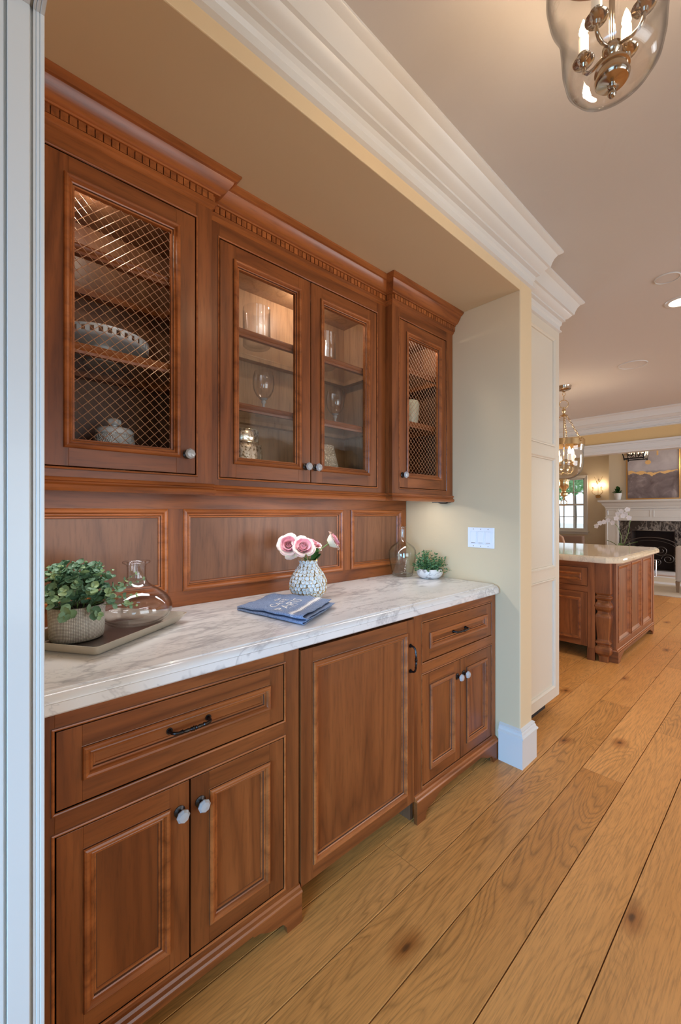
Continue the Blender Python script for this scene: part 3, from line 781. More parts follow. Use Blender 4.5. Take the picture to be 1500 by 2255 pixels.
# left
c1 = empty('wall_cabinet', (-1.50, 0.374, 1.36), 'left wall cabinet with one wire mesh door, holding cake stand and jar', 'cabinet', 'walnut wall cabinets')
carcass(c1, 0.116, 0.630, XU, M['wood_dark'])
face_frame(c1, fx(XU), 0.115, 0.633, 1.386, 2.335, [(0.156, 0.578, 1.425, 2.277)])
d = door(c1, 'door', fx(XU), 0.156, 0.578, 1.425, 2.277, 'mesh')
wires(d, XU-0.0145, 0.156+0.076, 0.578-0.076, 1.425+0.076, 2.277-0.076, 0.02785)
make_knob(d, (XU, 0.549, 1.490))
for z in (2.062, 1.782): shelf(c1, 0.133, 0.612, XU, z, M['wood_v'])
crown(c1, [(XU, 0.115), (XU, 0.633), (XUC+0.003, 0.633)])
light_rail(c1, [(XU, 0.115), (XU, 0.633), (XUC+0.002, 0.633)])
puck(c1, -1.44, 0.30, 2.294, 2.2)
# centre
c2 = empty('wall_cabinet', (-1.52, 1.103, 1.36), 'wide middle wall cabinet with two clear glass doors over shelves of glassware', 'cabinet', 'walnut wall cabinets')
carcass(c2, 0.635, 1.571, XUC, M['wood_in'])
face_frame(c2, fx(XUC), 0.6335, 1.5725, 1.386, 2.335, [(0.683, 1.509, 1.425, 2.277)])
d = door(c2, 'door', fx(XUC), 0.683, 1.0975, 1.425, 2.277, 'glass'); make_knob(d, (XUC, 1.070, 1.492))
d = door(c2, 'door', fx(XUC), 1.0965, 1.509, 1.425, 2.277, 'glass'); make_knob(d, (XUC, 1.122, 1.492))
for z in (1.998, 1.716):
    shelf(c2, 0.653, 1.552, XUC, z, M['wood_in'])
crown(c2, [(XUC, 0.6335), (XUC, 1.5725)])
light_rail(c2, [(XUC, 0.6335), (XUC, 1.5725)])
puck(c2, -1.47, 1.16, 2.294, 3.2)
obj('hinge', MB().box(XUC-0.05, XUC-0.022, 1.515, 1.535, 2.128, 2.152).tube([(XUC-0.035, 1.50, 2.14), (XUC-0.035, 1.52, 2.14)], 0.010, 10).box(XUC-0.05, XUC-0.022, 1.515, 1.535, 1.50, 1.524), M['steel'], c2, bev=0.002)
# right
c3 = empty('wall_cabinet', (-1.50, 1.84, 1.36), 'right wall cabinet with one wire mesh door, next to the cream wall', 'cabinet', 'walnut wall cabinets')
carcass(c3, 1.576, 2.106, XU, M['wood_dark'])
face_frame(c3, fx(XU), 1.573, 2.108, 1.386, 2.335, [(1.629, 2.045, 1.425, 2.277)])
d = door(c3, 'door', fx(XU), 1.629, 2.045, 1.425, 2.277, 'mesh')
wires(d, XU-0.0145, 1.629+0.076, 2.045-0.076, 1.425+0.076, 2.277-0.076, 0.02785)
make_knob(d, (XU, 1.652, 1.490))
for z in (2.062, 1.782): shelf(c3, 1.594, 2.088, XU, z, M['wood_v'])
obj('side_panel', MB().box(XUC-0.02, XU-0.0005, 1.5735, 1.5765, 1.386, 2.34), M['wood_v'], c3)
crown(c3, [(XUC-0.003, 1.573), (XU, 1.573), (XU, 2.109)])
light_rail(c3, [(XUC, 1.573), (XU, 1.573), (XU, 2.109)])
puck(c3, -1.42, 1.90, 2.294, 2.2)
obj('hinge', MB().box(XU-0.055, XU-0.022, 2.050, 2.085, 2.135, 2.165).tube([(XU-0.04, 2.025, 2.15), (XU-0.04, 2.06, 2.15)], 0.011, 10), M['steel'], c3, bev=0.002)
obj('under_cabinet_bracket', MB().tube([(-1.40, 2.055, 1.3605), (-1.385, 2.06, 1.355), (-1.36, 2.07, 1.3535), (-1.345, 2.075, 1.358)], 0.003, 6).box(-1.43, -1.34, 2.04, 2.095, 1.358, 1.362), M['bronze'], c3)
# small lamps under the wall cabinets
for y in (0.40, 1.08, 1.74): area('under_cabinet_lamp', (-1.46, y, 1.388), (0, 0, -1), 0.05, 0.52, 1.7, (0.96, 0.97, 1.0))

# ---- panelled splash
bs = empty('splash_panelling', (-1.68, 1.1, 0.92), 'dark stained wooden splash panelling between worktop and wall cabinets', 'wall panelling')
m = fx(-1.682)
OP = [(0.155, 0.609, 0.982, 1.315), (0.668, 1.552, 0.982, 1.315), (1.613, 2.057, 0.982, 1.315)]
mb = MB().mbox(m, 0.10, 2.106, 0.921, 0.982, -0.006, 0.007, 0).mbox(m, 0.10, 2.106, 1.315, 1.405, -0.006, 0.007, 0)
for a, b_ in ((0.10, 0.155), (0.609, 0.668), (1.552, 1.613), (2.057, 2.106)): mb.mbox(m, a, b_, 0.982, 1.315, -0.006, 0.007, 1)
obj('frame', mb, [M['wood_h'], M['wood_v']], bs, bev=0.0006)
for o in OP:
    p_ = obj('panel', MB().mbox(m, o[0]+0.001, o[1]-0.001, o[2]+0.001, o[3]-0.001, -0.006, 0.0005), M['wood_bs'], bs)
    obj('molding', MB().ring(m, *o, [(d_*1.28, h_+0.0075) for d_, h_ in MOLD[:-2]] + [(0.036, 0.0008), (0.0375, 0.0008)], dark=MD_), [M['mold'], M['groove_dark']], p_, smooth=35)

# ---- base cabinets
XBF = -1.075
def plinth(parent, m, u0, u1, h=0.018, cut=True, mat=None, foot=0.056):
    zt = 0.111
    pts = [(u0, 0), (u0+foot, 0)]
    sh = [(0.0, 0.0), (0.004, 0.022), (0.016, 0.037), (0.030, 0.040), (0.052, 0.043), (0.075, 0.052), (0.098, 0.066), (0.118, 0.068), (0.122, 0.074)]
    pts += [(u0+foot+a, b_) for a, b_ in sh]; pts += [(u1-foot-a, b_) for a, b_ in sh[::-1]] + [(u1-foot, 0), (u1, 0), (u1, 0.092), (u0, 0.092)]
    o = obj('plinth', MB().prism(pts, m, 0.0, h), mat or M['wood_h'], parent, bev=0.0008)
    return o
def base_cab(name, label, y0, y1, opens, splits, drawer):
    c = empty(name, (-1.37, (y0+y1)/2, 0), label, 'cabinet', 'walnut base cabinets')
    m = fx(XBF)
    x0, x1 = XI, XBF-0.0205; t = 0.018
    mb = MB().box(x0, x1, y0+0.001, y0+t, 0, 0.874).box(x0, x1, y1-t, y1-0.001, 0, 0.874).box(x0, x1, y0+t, y1-t, 0.095, 0.112).box(x0, x1, y0+t, y1-t, 0.620, 0.636).box(x0, x0+0.01, y0+t, y1-t, 0.11, 0.874).box(x0, x1, y0+t, y1-t, 0.862, 0.874)
    obj('carcass', mb, M['wood_dark'], c)
    face_frame(c, m, y0, y1, 0.090, 0.8745, opens)
    dr = opens[1]
    d = door(c, 'drawer', m, dr[0], dr[1], dr[2], dr[3], 'panel', st=0.048, horiz=True, in_h=-0.006)
    make_pull(d, (XBF-0.007, (dr[0]+dr[1])/2, (dr[2]+dr[3])/2+0.001), (0, 1, 0), (1, 0, 0), drawer)
    dd = opens[0]; s_ = splits
    a = door(c, 'door', m, dd[0], s_+0.0005, dd[2], dd[3], 'panel', st=0.050); make_knob(a, (XBF, s_-0.028, 0.527))
    b_ = door(c, 'door', m, s_-0.0005, dd[1], dd[2], dd[3], 'panel', st=0.050); make_knob(b_, (XBF, s_+0.028, 0.527))
    plinth(c, fx(XBF+0.0005), y0, y1)
    obj('base_molding', MB().sweep([(XBF, y0), (XBF, y1)], [(0.0, 0.112), (0.006, 0.1105), (0.010, 0.105), (0.018, 0.102), (0.021, 0.097), (0.0205, 0.0925), (0.0, 0.092)]), M['mold'], c, smooth=30)
    return c
base_cab('base_cabinet', 'left base cabinet, nearest, with one drawer above two doors', 0.100, 0.8045, [(0.152, 0.747, 0.128, 0.600), (0.152, 0.747, 0.652, 0.828)], 0.449, 0.104)
base_cab('base_cabinet', 'right base cabinet, against the cream column, with one drawer above two doors', 1.4025, 2.106, [(1.462, 2.064, 0.128, 0.604), (1.462, 2.064, 0.656, 0.828)], 1.7625, 0.104)
# appliance with a wooden front between them
ap = empty('panelled_fridge', (-1.37, 1.103, 0), 'under-counter fridge behind one large walnut door panel, between the base cabinets', 'fridge')
obj('body', MB().box(-1.66, XBF-0.022, 0.812, 1.396, 0.095, 0.864), M['black'], ap, bev=0.003)
obj('top_strip', MB().box(XBF-0.024, XBF-0.004, 0.812, 1.396, 0.8615, 0.8685), M['bronze'], ap)  # dark strip across the gap above the door panel
obj('foot_base', MB().box(-1.62, -1.20, 0.83, 1.38, 0, 0.095), M['black'], ap)
d = door(ap, 'door', fx(XBF+0.006), 0.8065, 1.4005, 0.094, 0.8600, 'panel', st=0.048)
make_pull(d, (XBF+0.006, 1.372, 0.699), (0, 0, 1), (1, 0, 0), 0.104)

# ---- worktop
prof = [(-0.60, 0.875), (-0.60, 0.9205), (-0.034, 0.9205), (-0.030, 0.9195), (-0.0275, 0.9165), (-0.0235, 0.9160), (-0.0150, 0.9145), (-0.0075, 0.9100), (-0.0035, 0.9045), (-0.0025, 0.9010), (0.0, 0.9000), (0.0, 0.8790), (-0.0035, 0.8752)]
ends = [(0.095, 0), (2.083, 0), (2.092, 0.0015), (2.0985, 0.005), (2.103, 0.011), (2.105, 0.020)]
mb = MB(); k = len(prof); vs = []; XE = -1.0445
for y, ins in ends:
    for o_, z in prof:
        o2 = o_ if o_ < -0.5 else min(o_, 0) - ins * (1.0 if o_ > -0.04 else 1)
        vs.append((XE + (o2 if o_ > -0.5 else -0.640), y, z))
fs = []
for i in range(len(ends)-1):
    for q in range(k): fs.append((i*k+q, (i+1)*k+q, (i+1)*k+(q+1) % k, i*k+(q+1) % k))
fs += [tuple(range(k)), tuple((len(ends)-1)*k+q for q in range(k))[::-1]]
mb.add(vs, fs)
wt = tag(obj('worktop', mb, M['marble'], smooth=28), 'white marble worktop with grey veins along the whole niche', 'worktop')
# triple switch on the end wall
sw = empty('light_switch', (-1.16, YN1, 1.163), 'white triple rocker light switch plate on the cream end wall', 'light switch')
m = fym(YN1)
obj('plate', MB().mbox(m, -1.238, -1.081, 1.107, 1.219, 0, 0.006), M['white_plastic'], sw, bev=0.0025)
for i in range(3):
    cx = -1.1595 + (i-1)*0.0435
    r_ = obj('rocker', MB().mbox(m, cx-0.0165, cx+0.0165, 1.130, 1.196, 0.0055, 0.0078), M['white_plastic'], sw, bev=0.001)
    r_.rotation_euler = (0, 0, 0)
    obj('bezel', MB().ring(m, cx-0.0185, cx+0.0185, 1.128, 1.198, [(0, 0.0055), (0, 0.0075), (0.001, 0.0082), (0.002, 0.006)]), M['white_plastic'], sw)
    obj('dimmer_slot', MB().mbox(m, cx-0.012, cx+0.012, 1.1335, 1.1355, 0.0075, 0.0082), M['steel'], sw)
    obj('screw', MB().lathe([(0.0003, 0), (0.0022, 0)], 10).lathe([(0.0022, 0), (0.0024, -0.001)], 10) if False else MB().mbox(m, cx-0.002, cx+0.002, 1.2075, 1.2115, 0.006, 0.0066).mbox(m, cx-0.002, cx+0.002, 1.1145, 1.1185, 0.006, 0.0066), M['steel'], sw)
# ---------------------------------------------------------------- things on the worktop
ZW = 0.9205
# tray
U = Vector((-0.552, 0.834)); V = Vector((-0.828, -0.560)); P0 = Vector((-1.248, 0.268))
tray = empty('serving_tray', (P0.x+U.x*0.17+V.x*0.12, P0.y+U.y*0.17+V.y*0.12, ZW), 'rectangular brushed pewter tray with slanted sides, left end of the worktop', 'tray')
def tq(a0, a1, b0, b1, z):
    return [(P0.x+U.x*a+V.x*b_, P0.y+U.y*a+V.y*b_, z) for a, b_ in ((a0, b0), (a1, b0), (a1, b1), (a0, b1))]
TL, TW = 0.340, 0.232
def rr_loop(e, z, r=0.012):
    out = []
    for (cx, cy, a0) in ((-e+r, -e+r, PI), (TL+e-r, -e+r, 1.5*PI), (TL+e-r, TW+e-r, 0), (-e+r, TW+e-r, 0.5*PI)):
        for k_ in range(5):
            a = a0 + k_*PI/8; u_ = cx + r*math.cos(a); v_ = cy + r*math.sin(a)
            out.append((P0.x+U.x*u_+V.x*v_, P0.y+U.y*u_+V.y*v_, z))
    return out
loops = [rr_loop(-0.002, ZW+0.0005), rr_loop(0.006, ZW+0.006), rr_loop(0.026, ZW+0.031), rr_loop(0.028, ZW+0.033), rr_loop(0.025, ZW+0.033), rr_loop(0.002, ZW+0.006), rr_loop(-0.004, ZW+0.004)]
mb = MB()
for a, b_ in zip(loops[:-1], loops[1:]):
    n_ = len(a); mb.add(a + b_, [(i, (i+1) % n_, n_+(i+1) % n_, n_+i) for i in range(n_)])
obj('rim', mb, M['pewter'], tray, smooth=40)
mb = MB(); mb.add(loops[-1], [tuple(range(len(loops[-1])))]); mb.add(loops[0], [tuple(range(len(loops[0])))[::-1]])
t_b = metal('tarnished_tray_floor', (0.27, 0.22, 0.19), 0.30)
obj('tray_floor', mb, t_b, tray)
ZTF = ZW + 0.0045

def leaf_mesh(name, L, Wd, mat, cup=0.2, fold=0.1, n=3):
    """leaf from the origin along +Y, facing +Z"""
    mb = MB(); vs = []; fs = []
    rows = [(0.0, 0.12), (0.22, 0.78), (0.5, 1.0), (0.78, 0.78), (1.0, 0.08)]
    for t, w_ in rows:
        for s_ in (-1, 0, 1):
            vs.append((s_*w_*Wd/2, t*L, abs(s_)*Wd*fold + cup*L*(t-0.4)**2))
    for i in range(len(rows)-1):
        for j_ in range(2): fs.append((i*3+j_, i*3+j_+1, (i+1)*3+j_+1, (i+1)*3+j_))
    mb.add(vs, fs); return mb.mesh(name, mat, smooth=60, fix=False)
def frame_m(pos, direction, normal, s):
    y = Vector(direction).normalized(); n = Vector(normal); z = (n - y*n.dot(y))
    if z.length < 1e-4: z = Vector((0, 0, 1)).cross(y)
    z.normalize(); x = y.cross(z)
    m = Matrix(((x.x, y.x, z.x), (x.y, y.y, z.y), (x.z, y.z, z.z))).to_4x4()
    return Matrix.Translation(pos) @ m @ Matrix.Scale(s, 4)

# eucalyptus in a woven look pot
PX, PY = -1.456, 0.262
pl = empty('potted_eucalyptus', (PX, PY, ZTF), 'bushy grey green eucalyptus in a beaded cream pot on the tray', 'potted plant')
mb = MB().lathe([(0.0005, 0.0), (0.064, 0.0), (0.069, 0.004), (0.0715, 0.015), (0.0745, 0.09), (0.0745, 0.099), (0.072, 0.1005), (0.070, 0.099), (0.069, 0.085)], 56)
pot = obj('pot', mb, M['weave'], pl, smooth=50, local=True)
obj('soil', MB().lathe([(0.0005, 0.088), (0.0695, 0.086)], 24), M['soil'], pl, local=True)
rl = random.Random(11)
lm = [leaf_mesh('eucalyptus_leaf', 0.0275, 0.0285, M['euca'], 0.25, 0.12), leaf_mesh('eucalyptus_leaf_small', 0.016, 0.014, M['euca'], 0.3, 0.15)]
stm = MB(); nl = 0; more = MB()
bl = [v.co.copy() for v in lm[0].vertices]; bf = [tuple(p.vertices) for p in lm[0].polygons]
spr = []
for i in range(28):
    a = rl.uniform(0, 2*PI); tilt = rl.choice([rl.uniform(0.05, 0.6), rl.uniform(0.5, 1.15)])
    spr.append((a, tilt, rl.uniform(0.105, 0.150)*(1.0 if tilt > 0.5 else 0.98)))
spr = [(1.05, 0.98, 0.185), (0.78, 1.15, 0.165), (1.3, 0.85, 0.17), (0.95, 1.35, 0.14), (-1.2, 1.2, 0.13), (-0.4, 1.3, 0.115), (0.2, 1.35, 0.115), (-1.9, 1.1, 0.13)] + spr
for a, tilt, L in spr:
    b0 = Vector((0.03*math.cos(a), 0.03*math.sin(a), 0.090)); d0 = Vector((math.sin(tilt)*math.cos(a), math.sin(tilt)*math.sin(a), math.cos(tilt)))
    pts = []
    for k_ in range(9):
        t = k_/8; q = b0 + d0*(L*t) + Vector((0, 0, -0.030*t*t*math.sin(tilt)))
        # stay clear of the wall panelling and niche end
        q.x = max(q.x, -1.663 - PX); q.y = max(q.y, 0.112 - PY); pts.append(q)
    stm.tube(pts, [0.0011*(1-0.5*k_/8) for k_ in range(9)], 4)
    roll = rl.uniform(0, PI)
    for k_ in (range(3, 9) if L > 0.15 else (4, 6, 7, 8)):
        if nl >= 296: break
        q = pts[k_]; t_ = (pts[k_] - pts[k_-1]).normalized()
        sd = t_.cross(Vector((0, 0, 1)));
        if sd.length < 0.1: sd = Vector((1, 0, 0))
        sd.normalize(); up_ = sd.cross(t_)
        roll += PI/2 + rl.uniform(-0.3, 0.3)
        s_ = (1.0 if k_ < 7 else 0.75)*rl.uniform(0.8, 1.12)*(1.0 if L < 0.14 or k_ < 4 else 0.72)
        for e in (0, PI):
            if nl >= 296: break
            dd = sd*math.cos(roll+e) + up_*math.sin(roll+e)
            dirn = (dd*0.9 + t_*0.45).normalized()
            mtx = frame_m(q, dirn, t_*0.75 + Vector((0, 0, 0.5)) + Vector((0.25, -0.2, 0)), s_)
            tip = q + dirn*0.026
            if tip.x < -1.668 - PX or tip.y < 0.100 - PY: continue
            share('leaf', lm[0 if k_ < 8 and (L < 0.15 or k_ < 5) else 1], pl, mat=mtx); nl += 1
for i in range(330):                                      # the leaves behind and between the nearer ones
    a = rl.uniform(0, 2*PI); e_ = rl.uniform(-0.25, 1.0); rr0 = rl.uniform(0.45, 0.93)
    c = Vector((math.cos(a)*0.100*rr0*math.cos(e_*1.2), math.sin(a)*0.105*rr0*math.cos(e_*1.2), 0.128 + 0.105*rr0*math.sin(e_*1.35)))
    if c.x < -1.655 - PX or c.y < 0.125 - PY or c.z < 0.094: continue
    d_ = Vector((rl.uniform(-1, 1), rl.uniform(-1, 1), rl.uniform(-0.2, 0.8))).normalized()
    if c.x + d_.x*0.027 < -1.668 - PX or c.y + d_.y*0.027 < 0.10 - PY: continue
    mt = frame_m(c, d_, Vector((0.4, -0.3, 0.9)), rl.uniform(0.6, 1.0)); more.add([tuple(mt @ v) for v in bl], bf)
o = obj('leaf_mass', more, M['euca'], pl, local=True); o['kind'] = 'stuff'
obj('stems', stm, M['stem'], pl, local=True, smooth=60)

# squat decanter
dc = empty('glass_decanter', (-1.521, 0.448, ZTF), 'squat round clear glass decanter with flared lip, standing on the tray', 'decanter')
pf = [(0.0005, 0.004), (0.070, 0.0005), (0.088, 0.006), (0.104, 0.020), (0.1135, 0.040), (0.1140, 0.055), (0.108, 0.074), (0.092, 0.095), (0.070, 0.112), (0.050, 0.124), (0.038, 0.134), (0.0315, 0.146), (0.0300, 0.160), (0.0300, 0.192), (0.032, 0.199), (0.0425, 0.203), (0.0440, 0.2065), (0.0425, 0.210), (0.036, 0.211), (0.0300, 0.207)]
inner = [(0.0275, 0.195), (0.0275, 0.160), (0.029, 0.147), (0.036, 0.135), (0.048, 0.1255), (0.068, 0.1135), (0.090, 0.096), (0.1055, 0.075), (0.1112, 0.055), (0.1105, 0.041), (0.101, 0.023), (0.085, 0.012), (0.0005, 0.012)]
obj('bottle', MB().lathe(pf + inner, 64), M['clear'], dc, smooth=60, local=True)

# demijohn style bottle at the far end
bt = empty('glass_bottle', (-1.592, 1.962, ZW), 'tall slim necked clear glass bottle in the far corner of the worktop', 'bottle')
pf = [(0.0005, 0.006), (0.050, 0.0005), (0.060, 0.006), (0.064, 0.020), (0.072, 0.060), (0.080, 0.100), (0.0825, 0.130), (0.0800, 0.155), (0.068, 0.176), (0.046, 0.193), (0.027, 0.206), (0.0190, 0.218), (0.0170, 0.235), (0.0160, 0.282), (0.0215, 0.285), (0.0225, 0.291), (0.0205, 0.297), (0.0150, 0.298), (0.0135, 0.294)]
inner = [(0.0140, 0.235), (0.016, 0.218), (0.024, 0.204), (0.044, 0.190), (0.065, 0.1735), (0.077, 0.154), (0.0795, 0.130), (0.077, 0.100), (0.069, 0.060), (0.061, 0.022), (0.054, 0.013), (0.0005, 0.014)]
bt.location.x = -1.588
obj('bottle', MB().lathe(pf + inner, 64), M['clear_green'], bt, smooth=60, local=True)

# small plant in a swirled bowl
p2 = empty('potted_plant', (-1.432, 2.018, ZW), 'small leafy green plant in a white swirled bowl beside the bottle', 'potted plant')
obj('pot', MB().lathe([(0.0005, 0.0), (0.045, 0.0), (0.058, 0.005), (0.070, 0.018), (0.0745, 0.032), (0.073, 0.046), (0.069, 0.055), (0.066, 0.055), (0.068, 0.044)], 48), M['swirl'], p2, smooth=60, local=True)
obj('soil', MB().lathe([(0.0005, 0.049), (0.067, 0.046)], 24), M['soil'], p2, local=True)
fo = MB(); st = MB(); rl = random.Random(5)
for i in range(84):
    a = rl.uniform(0, 2*PI); tilt = rl.uniform(0.0, 1.35); L = rl.uniform(0.070, 0.112)*(1 - 0.10*tilt)
    d0 = Vector((math.sin(tilt)*math.cos(a), math.sin(tilt)*math.sin(a), math.cos(tilt)))
    b0 = Vector((0.04*math.cos(a)*rl.random(), 0.04*math.sin(a)*rl.random(), 0.050)); pts = []
    for k_ in range(6):
        t = k_/5; q = b0 + d0*(L*t) + Vector((0, 0, -0.018*t*t*tilt)); q.y = min(q.y, 0.078); q.x = max(q.x, -0.062); pts.append(q)
    st.tube(pts, 0.0009, 3)
    for k_ in range(1, 6):
        for e in range(3):
            dr = Vector((rl.uniform(-1, 1), rl.uniform(-1, 1), rl.uniform(-0.3, 1))).normalized(); s_ = rl.uniform(0.010, 0.0155)
            q = pts[k_]; sd = dr.cross(Vector((rl.uniform(-1, 1), rl.uniform(-1, 1), 0.3))).normalized()
            tip = q + dr*s_; tip.y = min(tip.y, 0.088); tip.x = max(tip.x, -0.072)
            fo.add([q, q + dr*s_*0.5 + sd*s_*0.32, tip, q + dr*s_*0.5 - sd*s_*0.32], [(0, 1, 2, 3)])
o = obj('foliage', fo, M['fern'], p2, local=True); o['kind'] = 'stuff'
obj('stems', st, M['stem'], p2, local=True)

# vase of overlapping glazed petals
VX, VY = -1.469, 1.152
va = empty('petal_vase', (VX, VY, ZW), 'round pale blue white vase covered in gold rimmed petal scales, holding roses', 'vase')
vp = [(0.040, 0.0), (0.058, 0.008), (0.0735, 0.028), (0.0805, 0.050), (0.0795, 0.075), (0.070, 0.100), (0.055, 0.122), (0.041, 0.140), (0.0355, 0.155), (0.0385, 0.170)]
obj('body', MB().lathe([(0.0005, 0.0)] + vp + [(0.035, 0.166), (0.032, 0.150)], 48, wob=lambda r, z, a: r + (0.0028*math.sin(7*a) if z > 0.16 else 0)), M['vase_gap'], va, smooth=60, local=True)
def vr(z):
    for (r0, z0), (r1, z1) in zip(vp[:-1], vp[1:]):
        if z0 <= z <= z1: t = (z-z0)/(z1-z0); return r0+(r1-r0)*t, (r1-r0)/(z1-z0)
    return vp[-1][0], 0
sc_me = []
for v_ in range(4):
    mb = MB(); rv = random.Random(v_); n_ = 9; rads = [rv.uniform(0.92, 1.12) for _ in range(n_)]
    ri = [(1.13, -0.001, 1), (1.12, 0.0036, 1), (1.03, 0.0042, 0), (0.60, 0.0018, 0)]
    vs = []
    for k_, h_, _ in ri:
        vs += [(rads[i]*k_*math.cos(2*PI*i/n_)*0.0083, rads[i]*k_*math.sin(2*PI*i/n_)*0.0092, h_) for i in range(n_)]
    vs.append((0, 0, 0.0012))
    for q in range(3):
        mb.add([vs[q*n_+i] for i in range(n_)] + [vs[(q+1)*n_+i] for i in range(n_)], [(i, (i+1) % n_, n_+(i+1) % n_, n_+i) for i in range(n_)], 1 if q < 2 else 0)
    mb.add([vs[3*n_+i] for i in range(n_)] + [vs[-1]], [(i, (i+1) % n_, n_) for i in range(n_)], 0)
    sc_me.append(mb.mesh('scale_%d' % v_, [M['vase_white'], M['vase_gold']], smooth=40))
rv = random.Random(3); z = 0.012; row = 0
while z < 0.166:
    r_, sl = vr(z); n_ = max(9, int(2*PI*r_/0.0163))
    for i in range(n_):
        a = 2*PI*(i + 0.5*(row % 2))/n_ + rv.uniform(-0.05, 0.05); zz = z + rv.uniform(-0.0016, 0.0016)
        rr_, sl2 = vr(min(zz, 0.169)); nrm = Vector((math.cos(a), math.sin(a), -sl2)).normalized()
        pos = Vector((rr_*math.cos(a), rr_*math.sin(a), zz)); tan = Vector((-math.sin(a), math.cos(a), 0)); up_ = nrm.cross(tan)
        mt = Matrix(((tan.x, up_.x, nrm.x), (tan.y, up_.y, nrm.y), (tan.z, up_.z, nrm.z))).to_4x4()
        share('scale', sc_me[rv.randrange(4)], va, mat=Matrix.Translation(pos - nrm*0.0006) @ mt @ Matrix.Scale(rv.uniform(0.93, 1.12), 4))
    dz = 0.0152 / math.sqrt(1 + sl*sl); z += max(0.0085, dz); row += 1

# roses
def petal_mesh(name, Wd, H, curl, mat, bow=0.6):
    """cupped petal standing on the origin, opening to +Y (outwards), rising along Z"""
    mb = MB()
    def f(u, v):
        a = (u-0.5)*bow*2.4; w_ = math.sin(min(1, 0.25+v*0.95)*PI*0.52)
        x = math.sin(a)*Wd*w_; y = (math.cos(a)-1)*Wd*w_ + 0.10*H*math.sin(v*PI) + curl*H*max(0, v-0.65)**1.5*4.0
        z_ = H*v - 0.35*curl*H*max(0, v-0.72)**2*8 + 0.02*H*math.sin(u*17)*v - H*0.25*abs(u-0.5)**2*v*2
        return (x, y, z_)
    mb.grid(f, 8, 7); return mb.mesh(name, mat, smooth=70, fix=False)
PM = [petal_mesh('petal_inner', 0.0110, 0.024, 0.05, M['petal_in'], 0.9), petal_mesh('petal_middle', 0.0190, 0.031, 0.22, M['petal_in'], 0.75),
      petal_mesh('petal_outer', 0.0250, 0.036, 0.45, M['petal_out'], 0.62)]
def rose(pos, facing, scale, label, seed, drop=0):
    rv = random.Random(seed); pos = Vector(pos)
    r0 = empty('rose', pos, label, 'rose', 'pink and cream roses in the vase')
    F_ = Vector(facing).normalized(); X_ = F_.orthogonal().normalized(); Y_ = F_.cross(X_)
    B = Matrix(((X_.x, Y_.x, F_.x), (X_.y, Y_.y, F_.y), (X_.z, Y_.z, F_.z))).to_4x4() @ Matrix.Scale(scale, 4)
    base = Matrix.Translation(-F_*0.016*scale) @ B
    for cnt, me, rad, op, hz in ((4, 0, 0.0025, -0.02, 0.006), (6, 0, 0.006, 0.10, 0.005), (7, 1, 0.0085, 0.18, 0.000), (8, 1, 0.0120, 0.30, -0.003), (7, 2, 0.0115, 0.36, -0.005), (7, 2, 0.0125, 0.56, -0.006)):
        for i in range(cnt):
            a = 2*PI*i/cnt + rv.uniform(-0.25, 0.25); t_ = op + rv.uniform(-0.08, 0.08)
            mt = Matrix.Rotation(a, 4, 'Z') @ Matrix.Translation((0, rad, hz)) @ Matrix.Rotation(-t_, 4, 'X') @ Matrix.Scale(rv.uniform(0.92, 1.08), 4)
            share('petal', PM[me], r0, mat=base @ mt)
    for i in range(drop):
        a = 2.4 + i*0.8
        mt = Matrix.Rotation(a, 4, 'Z') @ Matrix.Translation((0, 0.012, -0.006)) @ Matrix.Rotation(-1.7, 4, 'X')
        share('petal', PM[2], r0, mat=base @ mt)
    # stem to the vase mouth
    neck = Vector((VX, VY, ZW+0.165)) - pos; b0 = -F_*0.018*scale
    inside = neck + Vector((0, 0, -0.07))
    rim = neck + (b0 - neck).normalized()*0.020
    pts = [b0, b0*0.6 + rim*0.4 + Vector((0, 0, 0.004)), rim, inside]
    pts = [pts[0].lerp(pts[1], 0.0), pts[1], pts[2], pts[3]]
    obj('stem', MB().tube([tuple(p) for p in pts], [0.0032, 0.0026, 0.0026, 0.0026], 8), M['stem'], r0, smooth=60, local=True)
    mb = MB()
    for i in range(5):
        a = 2*PI*i/5; o_ = X_*math.cos(a) + Y_*math.sin(a)
        q = b0 + F_*0.004; mb.add([q, q + o_*0.010 - F_*0.006 + F_.cross(o_)*0.004, q + o_*0.022 - F_*0.014, q + o_*0.010 - F_*0.006 - F_.cross(o_)*0.004], [(0, 1, 2, 3)])
    obj('sepals', mb, M['stem'], r0, local=True)
    return r0
rose((-1.492, 1.062, 1.160), (0.70, -0.62, 0.35), 1.30, 'leftmost rose, deep pink, with drooping cream outer petals', 1, 3)
rose((-1.447, 1.108, 1.152), (0.75, -0.30, 0.58), 1.36, 'full open pink rose at the front middle of the vase', 2)
rose((-1.505, 1.208, 1.152), (0.45, 0.15, 0.88), 1.25, 'small half hidden rose between the front rose and the right one', 3)
rose((-1.425, 1.268, 1.172), (0.55, 0.60, 0.42), 1.30, 'rightmost rose, pale blush, leaning away on its stem', 4)
lv = leaf_mesh('rose_leaf', 0.055, 0.020, M['darkleaf'], 0.1, 0.1)
rlv = empty('rose_leaves', (VX, VY, ZW+0.165), 'narrow green leaves rising from the vase mouth under the roses', 'leaves')
for (d_, s_) in (((0.25, 0.55, 0.85), 1.1), ((0.1, 0.7, 0.75), 1.15), ((0.4, 0.25, 0.5), 0.9), ((0.3, -0.5, 0.35), 0.8), ((0.5, -0.15, 0.25), 0.75), ((0.2, 0.8, 0.5), 1.0), ((0.5, 0.5, 0.75), 0.95)):
    share('leaf', lv, rlv, mat=frame_m(Vector((0, 0, -0.012)) + Vector(d_)*0.02, d_, (0.6, -0.6, 0.6), s_))

